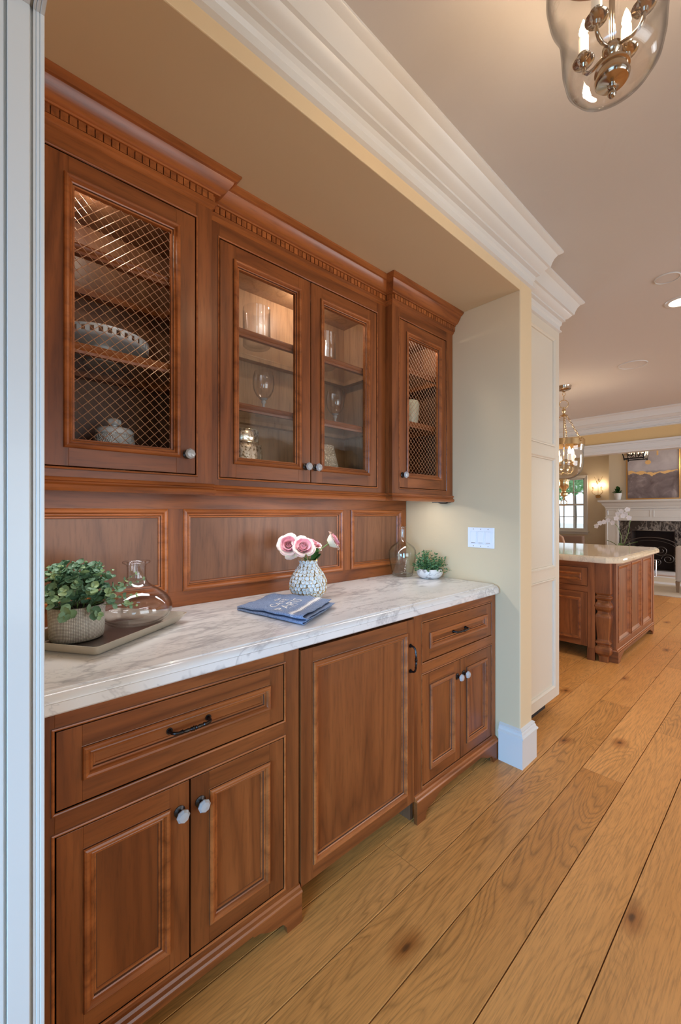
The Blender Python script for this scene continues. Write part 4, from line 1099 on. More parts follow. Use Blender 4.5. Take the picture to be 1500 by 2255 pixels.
# folded tea towel
A_, B_, C_, D_ = Vector((-1.455, 0.792)), Vector((-1.100, 0.846)), Vector((-1.258, 1.120)), Vector((-1.560, 1.010))
def tp_(s_, t_, k_=1.0):
    """s along the long side from the left corner, t across from the near edge"""
    a = A_.lerp(B_, s_); b_ = D_.lerp(C_, s_); return a.lerp(b_, t_)
tw = empty('tea_towel', (-1.33, 0.94, ZW), 'folded blue chambray tea towel with white stripes and printed CAFE PARIS', 'tea towel')
def layer(zb, s0, s1, t0, t1, amp, ph, nfold):
    mb = MB()
    def f(u, v):
        s_ = s0 + (s1-s0)*u; t_ = t0 + (t1-t0)*v
        q = tp_(s_, t_); wv = amp*(math.sin(9*s_+ph) * math.sin(5*t_+ph*2)) + amp*0.6*math.sin(14*t_ + ph + 4*s_)
        return (q.x, q.y, zb + wv)
    return mb.grid(f, 26, 20)
def cloth(name, mb, mat=None, th=0.0022):
    o = obj(name, mb, mat or M['denim'], tw, smooth=80)
    if th:
        md = o.modifiers.new('solid', 'SOLIDIFY'); md.thickness = th; md.offset = 0
    return o
# the zigzag fold, as one strip per layer joined by rounded bends along the near edge
def wr(u, t): return 0.0013*math.sin(19*u+7*t) + 0.0009*math.sin(23*t-9*u)
def fold_strip():
    mb = MB(); ns, rows = 64, []
    prof_ = []
    def seg(t0, t1, z0, n): 
        for i in range(n): prof_.append((t0+(t1-t0)*i/(n-1), z0))
    seg(0.98, 0.03, 0.0032, 12)
    for i in range(1, 6): a = -PI/2 - i*PI/6; prof_.append((0.03 + 0.016*math.cos(a)*1.0, 0.0072 + 0.004*math.sin(a)))
    seg(0.03, 0.93, 0.0112, 12)
    for i in range(1, 6): a = -PI/2 + i*PI/6; prof_.append((0.93 + 0.014*math.cos(a), 0.0146 + 0.0034*math.sin(a)))
    seg(0.93, 0.035, 0.0180, 12)
    for i in range(1, 6): a = -PI/2 - i*PI/6; prof_.append((0.035 + 0.018*math.cos(a), 0.0215 + 0.0035*math.sin(a)))
    seg(0.035, 1.0, 0.0250, 44)
    k = len(prof_)
    vs = []
    for i in range(ns+1):
        u = i/ns
        for q, (t_, z_) in enumerate(prof_):
            sh = 0.010*(z_-0.012)/0.012
            p_ = tp_(0.012*math.sin(5*t_+z_*500) + u*(1 - 0.03*math.sin(z_*300)) , t_)
            squeeze = 0.50 + 0.50*min(1, u*2.6)
            lift = 0.0055*math.exp(-((u-0.97)/0.10)**2)*math.exp(-((t_-0.08)/0.12)**2)*(z_/0.025)
            bumpz = 0.0022*math.sin(6.5*u+1.0)*math.sin(4*t_+0.5)*(z_/0.025) + 0.010*math.exp(-((u-0.10)/0.13)**2)*math.exp(-((t_-0.97)/0.22)**2)*(z_/0.025)
            vs.append((p_.x, p_.y, ZW + z_*squeeze*1.12 + lift + bumpz + wr(u, t_)*min(1, z_/0.012)))
    fs = [(i*k+q, (i+1)*k+q, (i+1)*k+q+1, i*k+q+1) for i in range(ns) for q in range(k-1)]
    mb.add(vs, fs); return mb
cloth('cloth', fold_strip(), th=0.0020)
def top_pt(s_, t_, dz=0.0016):
    z_ = 0.025; u = s_
    squeeze = 0.50 + 0.50*min(1, u*2.6)
    lift = 0.0055*math.exp(-((u-0.97)/0.10)**2)*math.exp(-((t_-0.08)/0.12)**2)
    bz = 0.0022*math.sin(6.5*u+1.0)*math.sin(4*t_+0.5) + 0.010*math.exp(-((u-0.10)/0.13)**2)*math.exp(-((t_-0.97)/0.22)**2)
    q = tp_(0.012*math.sin(5*t_+z_*500) + u*(1 - 0.03*math.sin(z_*300)), t_); return (q.x, q.y, ZW + z_*squeeze*1.12 + lift + bz + wr(u, t_) + dz)
mb = MB()
for s0, s1 in ((0.800, 0.852), (0.782, 0.787), (0.865, 0.870)):
    mb.grid(lambda u, v, a=s0, b_=s1: top_pt(a+(b_-a)*u, 0.035+0.965*v, 0.0022), 2, 44)
cloth('stripe', mb, M['print'], 0)
mb = MB()
for s0, s1 in ((0.800, 0.852), (0.782, 0.787), (0.865, 0.870)):      # the same stripes where the cloth turns under
    def fe(u, v, a=s0, b_=s1):
        s_ = a+(b_-a)*u; p_ = tp_(s_, 0.035 - 0.021*math.sin(v*PI)); return (p_.x, p_.y, ZW + 0.0300 - 0.0115*v)
    mb.grid(fe, 1, 8)
cloth('stripe', mb, M['print'], 0)
def text_mesh(body, size, s0, t0, ds, dt, name):
    cu = bpy.data.curves.new('tmp', 'FONT'); cu.body = body; cu.size = 1.0; cu.space_character = 1.05; cu.offset = -0.006; cu.resolution_u = 3
    to = bpy.data.objects.new('tmp', cu); C.objects.link(to)
    bpy.context.view_layer.update(); me = bpy.data.meshes.new_from_object(to.evaluated_get(bpy.context.evaluated_depsgraph_get()))
    mb = MB(); mb.add([(v.co.x, v.co.y, 0) for v in me.vertices], [tuple(p.vertices) for p in me.polygons])
    w_ = max(v[0] for v in mb.v)
    # text runs along t (away from the near edge), its top towards smaller s
    mb.v = [top_pt(s0 - y*ds, t0 + x/w_*dt, 0.0022) for x, y, _ in mb.v]
    C.objects.unlink(to); bpy.data.objects.remove(to); bpy.data.curves.remove(cu); bpy.data.meshes.remove(me)
    return obj(name, mb, M['print'], tw)
text_mesh('CAFÉ', 1, 0.490, 0.17, 0.135, 0.50, 'lettering')
text_mesh('PARIS', 1, 0.660, 0.08, 0.185, 0.68, 'lettering')
mb = MB()
for (s0, t0, s1, t1, w_) in ((0.33, 0.50, 0.33, 0.72, 0.014), (0.30, 0.54, 0.345, 0.58, 0.016), (0.27, 0.60, 0.335, 0.62, 0.02), (0.30, 0.68, 0.345, 0.64, 0.014), (0.685, 0.25, 0.685, 0.52, 0.004), (0.70, 0.36, 0.705, 0.44, 0.006)):
    n_ = 6
    mb.grid(lambda u, v, a=(s0, t0, s1, t1, w_): top_pt(a[0]+(a[2]-a[0])*u + (v-0.5)*a[4]*(1 if a[0] == a[2] else 0.4), a[1]+(a[3]-a[1])*u + (v-0.5)*a[4]*(0 if a[0] == a[2] else 1), 0.0022), n_, 1)
obj('printed_motif', mb, M['print'], tw)

# ---------------------------------------------------------------- things in the wall cabinets
def lathe_thing(name, prof, loc, mat, label, cat, group=None, seg=40, part='body'):
    o = empty(name, loc, label, cat, group)
    obj(part, MB().lathe(prof, seg), mat, o, smooth=55, local=True); return o
cyl = [(0.0005, 0.003), (0.052, 0.0), (0.0575, 0.004), (0.0575, 0.160), (0.0560, 0.161), (0.0545, 0.159), (0.0545, 0.016), (0.046, 0.010), (0.0005, 0.012)]
lathe_thing('glass_cylinder', cyl, (-1.535, 0.928, 1.9985), M['clear'], 'clear glass cylinder vase on the top shelf behind the left glass door', 'vase', 'glass cylinders')
lathe_thing('glass_cylinder', cyl, (-1.535, 1.300, 1.9985), M['clear'], 'clear glass cylinder vase on the top shelf behind the right glass door', 'vase', 'glass cylinders')
gob = [(0.0005, 0.001), (0.036, 0.0), (0.036, 0.002), (0.012, 0.006), (0.006, 0.014), (0.0055, 0.055), (0.010, 0.060), (0.011, 0.066), (0.007, 0.070), (0.015, 0.076), (0.030, 0.090), (0.042, 0.115), (0.0465, 0.145), (0.0445, 0.175), (0.0395, 0.198), (0.0385, 0.198), (0.043, 0.175), (0.045, 0.145), (0.0405, 0.116), (0.028, 0.092), (0.010, 0.080), (0.0005, 0.078)]
stm_ = [(0.0005, 0.001), (0.036, 0.0), (0.036, 0.002), (0.012, 0.006), (0.006, 0.014), (0.0055, 0.052), (0.010, 0.057), (0.011, 0.063), (0.007, 0.067), (0.014, 0.071), (0.018, 0.075), (0.0005, 0.079)]
gob = [(r_, z_*0.95) for r_, z_ in gob if z_ > 0.074]
for (y, x, l_) in ((0.968, -1.545, 'stemmed goblet on the second shelf in the middle of the left glass door'), (0.795, -1.545, 'goblet just showing at the left edge of the left glass door'),
                   (1.382, -1.545, 'stemmed goblet on the second shelf in view behind the right glass door'), (1.262, -1.575, 'goblet just showing at the left edge of the right glass door')):
    gb = lathe_thing('goblet', gob, (x, y, 1.7165), M['clear'], l_, 'glass', 'goblets on the second shelf', part='bowl')
    obj('stem', MB().lathe(stm_, 20), M['crystal'], gb, smooth=50, local=True)
j1 = lathe_thing('mercury_jar', [(0.0005, 0), (0.076, 0), (0.084, 0.006), (0.086, 0.02), (0.086, 0.150), (0.082, 0.166), (0.068, 0.178)], (-1.545, 0.862, 1.4125), M['mercury'], 'speckled silver mercury glass jar with a lid, behind left glass door', 'jar')
obj('lid', MB().lathe([(0.069, 0.176), (0.071, 0.180), (0.071, 0.222), (0.066, 0.228), (0.0005, 0.230)], 40), M['mercury'], j1, smooth=50, local=True)
lathe_thing('hammered_vase', [(0.0005, 0), (0.096, 0), (0.102, 0.01), (0.096, 0.06), (0.082, 0.12), (0.066, 0.190), (0.062, 0.208), (0.059, 0.206), (0.06, 0.19)], (-1.545, 1.290, 1.4125), relief('hammered_silver', (0.72, 0.64, 0.52), 70, 0.6, 0.3), 'tapering hammered champagne vase behind the right glass door', 'vase')
M_h = bpy.data.materials['hammered_silver']; M_h.node_tree.nodes['Principled BSDF'].inputs['Metallic'].default_value = 0.6
# cake stand
ZK = 0.74
ck = empty('cake_stand', (-1.540, 0.350, 1.7825), 'white ceramic cake stand with pierced rim behind the left mesh door', 'cake stand')
obj('foot', MB().lathe([(0.0005, 0.004), (0.052, 0.0), (0.056, 0.003), (0.050, 0.009), (0.030, 0.018), (0.022, 0.032), (0.024, 0.058), (0.040, 0.074)], 40), M['ceramic'], ck, smooth=50, local=True).scale = (1, 1, ZK)
obj('plate', MB().lathe([(0.0005, 0.074), (0.120, 0.074), (0.136, 0.080), (0.138, 0.084), (0.134, 0.086), (0.118, 0.080), (0.0005, 0.080)], 56), M['ceramic'], ck, smooth=50, local=True).scale = (1, 1, ZK)
mb = MB(); mb.lathe([(0.1345, 0.106), (0.1385, 0.107), (0.1400, 0.113), (0.1365, 0.116), (0.1335, 0.113), (0.1345, 0.106)], 56)
for i in range(36):
    a = 2*PI*i/36; r_ = 0.1355; c_ = Vector((r_*math.cos(a), r_*math.sin(a), 0)); t_ = Vector((-math.sin(a), math.cos(a), 0)); n_ = Vector((math.cos(a), math.sin(a), 0))
    q = [c_ + t_*sx*0.0058 + n_*sy*0.0022 + Vector((0, 0, z_)) for z_ in (0.083, 0.108) for sx, sy in ((-1, -1), (1, -1), (1, 1), (-1, 1))]
    mb.add(q, [(3, 2, 1, 0), (4, 5, 6, 7), (0, 1, 5, 4), (1, 2, 6, 5), (2, 3, 7, 6), (3, 0, 4, 7)])
obj('pierced_rim', mb, M['ceramic'], ck, smooth=35, local=True).scale = (1, 1, ZK)
sj = lathe_thing('sugar_jar', [(0.0005, 0), (0.052, 0), (0.058, 0.005), (0.0615, 0.03), (0.0615, 0.125), (0.057, 0.144), (0.054, 0.147)], (-1.530, 0.382, 1.4125), M['lace_ceramic'], 'embossed white lidded jar at the bottom behind the left mesh door', 'jar')
obj('lid', MB().lathe([(0.058, 0.146), (0.0585, 0.156), (0.050, 0.166), (0.026, 0.171), (0.007, 0.174), (0.008, 0.182)], 40), M['ceramic'], sj, smooth=50, local=True)
obj('lid_knob', MB().lathe([(0.007, 0.178), (0.015, 0.181), (0.019, 0.188), (0.017, 0.196), (0.008, 0.201), (0.0005, 0.202)], 24, wob=lambda r, z, a: r*(1+0.18*math.cos(4*a))), M['ceramic'], sj, smooth=50, local=True)
lathe_thing('cream_vase', [(0.0005, 0), (0.028, 0), (0.034, 0.006), (0.044, 0.04), (0.050, 0.09), (0.051, 0.14), (0.046, 0.160), (0.030, 0.166), (0.028, 0.160)], (-1.500, 1.925, 1.7825), M['ceramic_cream'], 'small cream ceramic vase behind the right mesh door', 'vase')
# ---------------------------------------------------------------- bell jar lights
def candle_parts(parent, c, scale, mat, lights, sleeve=0.062, power=6.0, pr=0.012):
    """cup, sleeve and flame bulb standing at c"""
    x, y, z = c; s_ = scale
    obj('candle_cup', MB().lathe([(0.0005, -0.012*s_), (0.006*s_, -0.010*s_), (0.009*s_, -0.004*s_), (0.020*s_, 0.0), (0.023*s_, 0.004*s_), (0.021*s_, 0.006*s_), (0.013*s_, 0.004*s_), (0.0115*s_, 0.018*s_), (0.013*s_, 0.020*s_)], 20, c), mat, parent, smooth=40)
    obj('candle_sleeve', MB().lathe([(0.0105*s_, 0.004*s_), (0.0105*s_, sleeve*s_), (0.007*s_, sleeve*s_+0.002*s_), (0.0005, sleeve*s_+0.002*s_)], 16, c), M['candle'], parent, smooth=40)
    b_ = sleeve*s_
    obj('bulb', MB().lathe([(0.0005, b_), (0.006*s_, b_+0.004*s_), (0.0095*s_, b_+0.014*s_), (0.008*s_, b_+0.024*s_), (0.004*s_, b_+0.036*s_), (0.0005, b_+0.044*s_)], 14, c), M['bulb'], parent, smooth=60)
    if lights: point('candle_lamp', (x, y, z+b_+0.016*s_), power, WARM, pr)
def chain(parent, a, b_, link, r, mat, name='chain'):
    a, b_ = Vector(a), Vector(b_); L = (b_-a).length; n_ = max(2, int(L/(link*0.78))); d = (b_-a).normalized()
    mb = MB()
    for i in range(n_):
        c = a + (b_-a)*((i+0.5)/n_); sd = d.orthogonal().normalized()
        sd = Matrix.Rotation((i % 2)*PI/2 + 0.4, 3, d) @ sd
        mb.tube([c + d*(link*0.5*math.cos(t_)) + sd*(link*0.28*math.sin(t_)) for t_ in [k_*PI/4 for k_ in range(8)]], r, 5, closed=True)
    return obj(name, mb, mat, parent, smooth=60)

hx, hy = -0.272, 1.066
ch = empty('hall_lantern', (hx, hy, CZ), 'clear glass bell jar ceiling lantern with four lit candles, top right corner', 'ceiling light')
D0 = 2.226
gp = [(0.028, D0+0.030), (0.052, D0+0.024), (0.074, D0+0.032), (0.090, D0+0.055), (0.0975, D0+0.090), (0.1000, D0+0.130), (0.103, D0+0.165), (0.110, D0+0.195), (0.124, D0+0.225), (0.131, D0+0.260), (0.130, D0+0.300), (0.124, D0+0.340), (0.120, D0+0.360)]
obj('glass_shade', MB().lathe(gp, 72, (hx, hy, 0)).lathe([(r_-0.003, z_+0.001) for r_, z_ in gp], 72, (hx, hy, 0)), M['lamp_glass'], ch, smooth=70)
obj('finial', MB().lathe([(0.0005, -0.008), (0.005, -0.006), (0.0085, 0.000), (0.0075, 0.008), (0.004, 0.012), (0.0075, 0.014), (0.0085, 0.018), (0.006, 0.021), (0.012, 0.024), (0.030, 0.027), (0.0335, 0.032), (0.0345, 0.037), (0.0300, 0.039), (0.030, 0.052), (0.034, 0.054), (0.034, 0.058), (0.012, 0.062), (0.009, 0.080), (0.013, 0.086), (0.019, 0.092), (0.019, 0.104), (0.012, 0.110), (0.006, 0.118)], 40, (hx, hy, D0)), M['nickel'], ch, smooth=45)
obj('stem', MB().tube([(hx, hy, D0+0.11), (hx, hy, CZ-0.02)], 0.006, 12), M['nickel'], ch, smooth=60)
obj('canopy', MB().lathe([(0.006, -0.045), (0.016, -0.040), (0.020, -0.028), (0.055, -0.020), (0.064, -0.012), (0.066, 0.0)], 40, (hx, hy, CZ)), M['nickel'], ch, smooth=45)
obj('glass_band', MB().lathe([(0.1205, D0+0.358), (0.1235, D0+0.358), (0.1235, D0+0.382), (0.1195, D0+0.382), (0.1205, D0+0.358)], 60, (hx, hy, 0)), M['nickel'], ch, smooth=45)
for i in range(4):
    a = 1.36 + i*PI/2; ca, sa = math.cos(a), math.sin(a)
    def q(r_, z_): return (hx+r_*ca, hy+r_*sa, D0+z_)
    obj('arm', MB().tube([q(0.012, 0.100), q(0.026, 0.096), q(0.040, 0.092), q(0.053, 0.094), q(0.061, 0.104), q(0.0625, 0.118)], [0.0042, 0.0042, 0.0040, 0.0042, 0.0042, 0.0045], 10), M['nickel'], ch, smooth=60)
    candle_parts(ch, q(0.0625, 0.126), 1.0, M['nickel'], True, 0.060, 8.2)
for i in range(3):
    a = 0.2 + i*2*PI/3; e = (hx+0.121*math.cos(a), hy+0.121*math.sin(a), D0+0.378)
    chain(ch, e, (hx+0.006*math.cos(a), hy+0.006*math.sin(a), CZ-0.045), 0.022, 0.0013, M['nickel'])
    obj('ring_lug', MB().tube([(e[0]+0.008*math.cos(t_)*math.cos(a), e[1]+0.008*math.cos(t_)*math.sin(a), e[2]+0.008*math.sin(t_)) for t_ in [k_*PI/4 for k_ in range(8)]], 0.0016, 6, closed=True), M['nickel'], ch, smooth=60)

kx, ky = -1.712, 4.912
kp = empty('bell_jar_pendant', (kx, ky, CZ), 'brass and clear glass bell jar pendant with candles hanging over the kitchen island', 'pendant light')
obj('canopy', MB().lathe([(0.008, -0.062), (0.020, -0.056), (0.022, -0.044), (0.060, -0.040), (0.070, -0.034), (0.074, -0.006), (0.076, 0.0)], 36, (kx, ky, CZ)), M['nickel'], kp, smooth=45)
chain(kp, (kx, ky, CZ-0.06), (kx, ky, CZ-0.155), 0.045, 0.0035, M['brass'])
obj('hanging_ring', MB().tube([(kx+0.045*math.cos(t_)*0.8, ky+0.045*math.cos(t_)*0.6, CZ-0.195+0.045*math.sin(t_)) for t_ in [k_*PI/10 for k_ in range(20)]], 0.004, 8, closed=True), M['brass'], kp, smooth=60)
obj('hub', MB().lathe([(0.0005, 0.10), (0.012, 0.095), (0.010, 0.080), (0.020, 0.068), (0.022, 0.050), (0.012, 0.035), (0.014, 0.020), (0.030, 0.008), (0.030, 0.0), (0.006, -0.006)], 24, (kx, ky, 2.365)), M['brass'], kp, smooth=45)
obj('stem', MB().tube([(kx, ky, 2.37), (kx, ky, 1.78)], 0.005, 10), M['brass'], kp, smooth=60)
obj('glass_band', MB().lathe([(0.196, 2.030), (0.204, 2.028), (0.204, 2.090), (0.200, 2.094), (0.194, 2.090), (0.196, 2.030)], 60, (kx, ky, 0)), M['brass'], kp, smooth=40)
gp = [(0.202, 2.030), (0.200, 2.022), (0.194, 2.005), (0.190, 1.960), (0.190, 1.850), (0.186, 1.800), (0.172, 1.755), (0.145, 1.715), (0.105, 1.685), (0.060, 1.668), (0.035, 1.665)]
obj('glass_shade', MB().lathe(gp, 60, (kx, ky, 0)).lathe([(r_-0.004, z_+0.001) for r_, z_ in gp], 60, (kx, ky, 0)), M['lamp_glass'], kp, smooth=70)
obj('finial', MB().lathe([(0.0005, -0.235), (0.012, -0.225), (0.006, -0.205), (0.020, -0.190), (0.040, -0.178), (0.042, -0.160), (0.022, -0.145), (0.024, -0.120), (0.050, -0.090), (0.050, -0.030), (0.058, -0.024), (0.058, -0.012), (0.03, 0.0)], 32, (kx, ky, 1.672)), M['brass'], kp, smooth=45)
obj('finial_ring', MB().tube([(kx+0.032*math.cos(t_), ky, 1.410+0.032*math.sin(t_)) for t_ in [k_*PI/8 for k_ in range(16)]], 0.004, 8, closed=True), M['brass'], kp, smooth=60)
for i in range(4):
    a = 0.9 + i*PI/2; ca, sa = math.cos(a), math.sin(a)
    def q(r_, z_): return (kx+r_*ca, ky+r_*sa, z_)
    obj('arm', MB().tube([q(0.01, 1.74), q(0.04, 1.725), q(0.08, 1.735), q(0.10, 1.765), q(0.10, 1.80)], 0.006, 8), M['brass'], kp, smooth=60)
    candle_parts(kp, q(0.10, 1.83), 1.75, M['brass'], True, 0.060, 8.0, 0.02)
for i in range(3):
    a = -0.35 + i*2*PI/3; e = (kx+0.205*math.cos(a), ky+0.205*math.sin(a), 2.075)
    chain(kp, e, (kx+0.03*math.cos(a), ky+0.03*math.sin(a), 2.37), 0.034, 0.0026, M['brass'])
    obj('lug', MB().tube([(e[0]+(0.012+0.016*math.cos(t_))*math.cos(a), e[1]+(0.012+0.016*math.cos(t_))*math.sin(a), e[2]+0.016*math.sin(t_)) for t_ in [k_*PI/4 for k_ in range(7)]], 0.004, 6), M['brass'], kp, smooth=60)

# ---------------------------------------------------------------- kitchen island
isl = empty('kitchen_island', (-2.2, 4.82, 0), 'walnut kitchen island with turned corner post and tall side panels', 'kitchen island')
YI, XS = 4.110, -1.035
WX = [M['wood_x'], M['wood_v'], M['mold']]
obj('carcass', MB().box(-3.25, -1.19, YI+0.022, 5.52, 0.11, 0.862).box(-1.192, XS-0.022, 4.262, 5.52, 0.02, 0.862), M['wood_dark'], isl)
m = fym(YI)
mb = MB().mbox(m, -1.236, -1.178, 0.0, 0.862, -0.022, 0, 1).mbox(m, -3.25, -1.236, 0.822, 0.862, -0.022, 0, 0).mbox(m, -3.25, -1.236, 0.595, 0.648, -0.022, 0, 0).mbox(m, -3.25, -3.20, 0.11, 0.862, -0.022, 0, 1)
mb.mbox(m, -1.80, -1.76, 0.115, 0.862, -0.022, 0, 1).mbox(m, -2.52, -2.48, 0.115, 0.862, -0.022, 0, 1)
obj('face_frame', mb, WX, isl, bev=0.001)
obj('foot_block', MB().mbox(m, -1.238, -1.178, 0.0, 0.105, -0.02, 0.006), M['wood_v'], isl, bev=0.001)
for u0, u1 in ((-1.760, -1.236), (-2.48, -1.80), (-3.20, -2.52)):
    door(isl, 'drawer', m, u0, u1, 0.648, 0.812, 'panel', st=0.046, horiz=True, mats=WX)
    door(isl, 'door', m, u0, u1, 0.112, 0.595, 'panel', st=0.052, mats=WX)
obj('breadboard_edge', MB().mbox(m, -3.20, -1.236, 0.8125, 0.8215, -0.02, -0.004), M['wood_x'], isl)
# side
m = fx(XS)
PS = [(4.245, 4.632, 0.160, 0.832), (4.673, 5.048, 0.160, 0.832), (5.098, 5.465, 0.160, 0.832)]
mb = MB()
ed = [4.178] + [v for p in PS for v in p[:2]] + [5.545]
for a, b_ in zip(ed[0::2], ed[1::2]): mb.mbox(m, a, b_, 0.092, 0.862, -0.022, 0, 1)
for p in PS: mb.mbox(m, p[0], p[1], 0.092, 0.160, -0.022, 0, 0); mb.mbox(m, p[0], p[1], 0.832, 0.862, -0.022, 0, 0)
obj('side_frame', mb, [M['wood_h'], M['wood_v']], isl, bev=0.001)
obj('corner_board', MB().box(-1.175, XS-0.022, 4.245, 4.262, 0, 0.862).box(XS-0.045, XS-0.0225, 4.178, 4.246, 0, 0.862), M['wood_v'], isl)
for p in PS:
    q_ = obj('side_panel', MB().mbox(m, p[0]+0.002, p[1]-0.002, p[2]+0.002, p[3]-0.002, -0.022, -0.016), M['wood_v'], isl)
    obj('molding', MB().ring(m, *p, [(0, 0.0), (0.0, 0.004), (0.004, 0.006), (0.010, 0.004), (0.014, -0.003), (0.020, -0.006), (0.030, -0.012), (0.036, -0.016)]), M['mold'], q_, smooth=35)
plinth(isl, fx(XS+0.0005), 4.192, 5.53, 0.016)
obj('plinth_return', MB().box(-1.12, XS+0.016, 4.176, 4.192, 0, 0.100), M['wood_x'], isl, bev=0.001)
obj('base_molding', MB().sweep([(-1.10, 4.190), (XS-0.001, 4.190), (XS-0.001, 5.54)], [(0.0, 0.118), (0.006, 0.116), (0.010, 0.110), (0.018, 0.108), (0.020, 0.100), (0.0, 0.099)]), M['mold'], isl, smooth=30)
# turned square post
px_, py_ = -1.1205, 4.166
mb = MB()
pr = [(0.0, 0.036), (0.050, 0.038), (0.062, 0.046), (0.066, 0.050), (0.070, 0.056), (0.078, 0.061), (0.100, 0.064), (0.120, 0.063), (0.134, 0.055), (0.142, 0.048), (0.150, 0.048), (0.158, 0.054), (0.168, 0.060), (0.174, 0.059), (0.184, 0.050), (0.190, 0.0475), (0.200, 0.046),
      (0.30, 0.053), (0.36, 0.059), (0.392, 0.061), (0.405, 0.058), (0.415, 0.052), (0.428, 0.046), (0.440, 0.045), (0.446, 0.049), (0.462, 0.060), (0.485, 0.065), (0.500, 0.062), (0.516, 0.052), (0.526, 0.047), (0.536, 0.047), (0.546, 0.056), (0.560, 0.062), (0.568, 0.061), (0.574, 0.053), (0.584, 0.050), (0.592, 0.056), (0.600, 0.0590), (0.602, 0.0592)]
ch_ = 0.20
def octo(h, z, c):
    k_ = h*(1-c)
    return [(px_+a, py_+b_, z) for a, b_ in ((-k_, -h), (k_, -h), (h, -k_), (h, k_), (k_, h), (-k_, h), (-h, k_), (-h, -k_))]
rows = [octo(h, z, 0.16) for z, h in pr] + [octo(0.0592, 0.606, 0.05), octo(0.0592, 0.862, 0.05)]
for a, b_ in zip(rows[:-1], rows[1:]): mb.add(a+b_, [(i, (i+1) % 8, 8+(i+1) % 8, 8+i) for i in range(8)])
mb.add(rows[0], [tuple(range(8))[::-1]]); mb.add(rows[-1], [tuple(range(8))])
obj('turned_post', mb, M['wood_v'], isl, smooth=38)
obj('rear_post_end', MB().box(-1.10, XS+0.004, 5.545, 5.60, 0.0, 0.862), M['wood_v'], isl, bev=0.002)
obj('handle', MB().tube([(XS-0.02, 5.60, 0.78), (XS+0.012, 5.64, 0.78), (XS+0.012, 5.64, 0.60), (XS-0.02, 5.60, 0.60)], 0.008, 8), M['steel'], isl, smooth=50)
pf_ = [(-0.4, 0.874), (-0.4, 0.9205), (-0.018, 0.9205), (-0.010, 0.917), (-0.003, 0.908), (0.0, 0.897), (-0.001, 0.884), (-0.004, 0.877), (-0.010, 0.874)]
e_ = -0.985
# stone top: a slab with clipped near corner and eased edge
loop = [(-3.35, 4.070), (-1.085, 4.070), (-1.006, 4.150), (e_, 4.20), (e_, 5.60), (-1.02, 5.66), (-3.35, 5.66)]
def inset(lp, d):
    out = []; n_ = len(lp)
    for i in range(n_):
        p0, p1, p2 = Vector(lp[i-1]), Vector(lp[i]), Vector(lp[(i+1) % n_]); a = (p1-p0).normalized(); b_ = (p2-p1).normalized()
        n1 = Vector((-a.y, a.x)); n2 = Vector((-b_.y, b_.x)); s_ = n1+n2; s_ = s_*(2/s_.length_squared); out.append(p1 + s_*d)
    return out
mb = MB(); lv_ = [(0.010, 0.8625), (0.003, 0.866), (0.0, 0.874), (0.0, 0.890), (0.003, 0.902), (0.010, 0.911), (0.020, 0.9165), (0.024, 0.9200)]
R_ = [[(p.x, p.y, z) for p in inset(loop, d_)] for d_, z in lv_]
n_ = len(loop)
for a, b_ in zip(R_[:-1], R_[1:]): mb.add(a+b_, [(i, (i+1) % n_, n_+(i+1) % n_, n_+i) for i in range(n_)])
mb.add(R_[0], [tuple(range(n_))[::-1]]); mb.add(R_[-1], [tuple(range(n_))])
tag(obj('island_worktop', mb, M['marble_island'], smooth=30), 'polished cream stone worktop on the walnut island', 'worktop')

# ---------------------------------------------------------------- living room
# window
wn = obj('window_1', MB().box(WX0, WX1, YL+0.04, YL+0.09, WZ0, WZ0+0.05).box(WX0, WX1, YL+0.04, YL+0.09, WZ1-0.04, WZ1).box(WX0, WX0+0.045, YL+0.04, YL+0.09, WZ0, WZ1).box(WX1-0.045, WX1, YL+0.04, YL+0.09, WZ0, WZ1).box(WX0, WX1, YL+0.03, YL+0.08, 1.485, 1.530), M['trim'], bev=0.003)
struct(wn, 'white sash window with small panes looking onto the garden', 'window')
xm = [-4.365, -4.117, -3.875]
for z0, z1, ym_ in ((WZ0+0.05, 1.485, YL+0.075), (1.53, WZ1-0.04, YL+0.055)):
    zm = (z0+z1)/2 + (0.01 if z0 < 1 else -0.01)
    for x in xm[1:] + [xm[0]]: obj('glazing_bar', MB().box(x-0.011, x+0.011, ym_-0.01, ym_+0.01, z0, z1), M['trim'], wn)
    obj('glazing_bar', MB().box(WX0+0.045, WX1-0.045, ym_-0.01, ym_+0.01, zm-0.009, zm+0.009), M['trim'], wn)
    xs = [WX0+0.045] + xm + [WX1-0.045]
    for a, b_ in zip(xs[:-1], xs[1:]):
        for c_, d_ in ((z0, zm), (zm, z1)): obj('pane', MB().box(a, b_, ym_-0.001, ym_+0.002, c_, d_), M['window_glass'], wn)
cs = MB(); m = fym(YL)
cs.ring(m, WX0-0.075, WX1+0.075, WZ0-0.01, WZ1+0.065, [(0, 0), (0, 0.030), (0.012, 0.034), (0.02, 0.024), (0.065, 0.018), (0.078, 0.016), (0.078, -0.06)])
cs.mbox(m, WX0-0.10, WX1+0.10, WZ0-0.03, WZ0, -0.06, 0.055); cs.mbox(m, WX0-0.075, WX1+0.075, WZ0-0.085, WZ0-0.03, 0, 0.018)
obj('window_casing', cs, M['trim'], wn, bev=0.002)

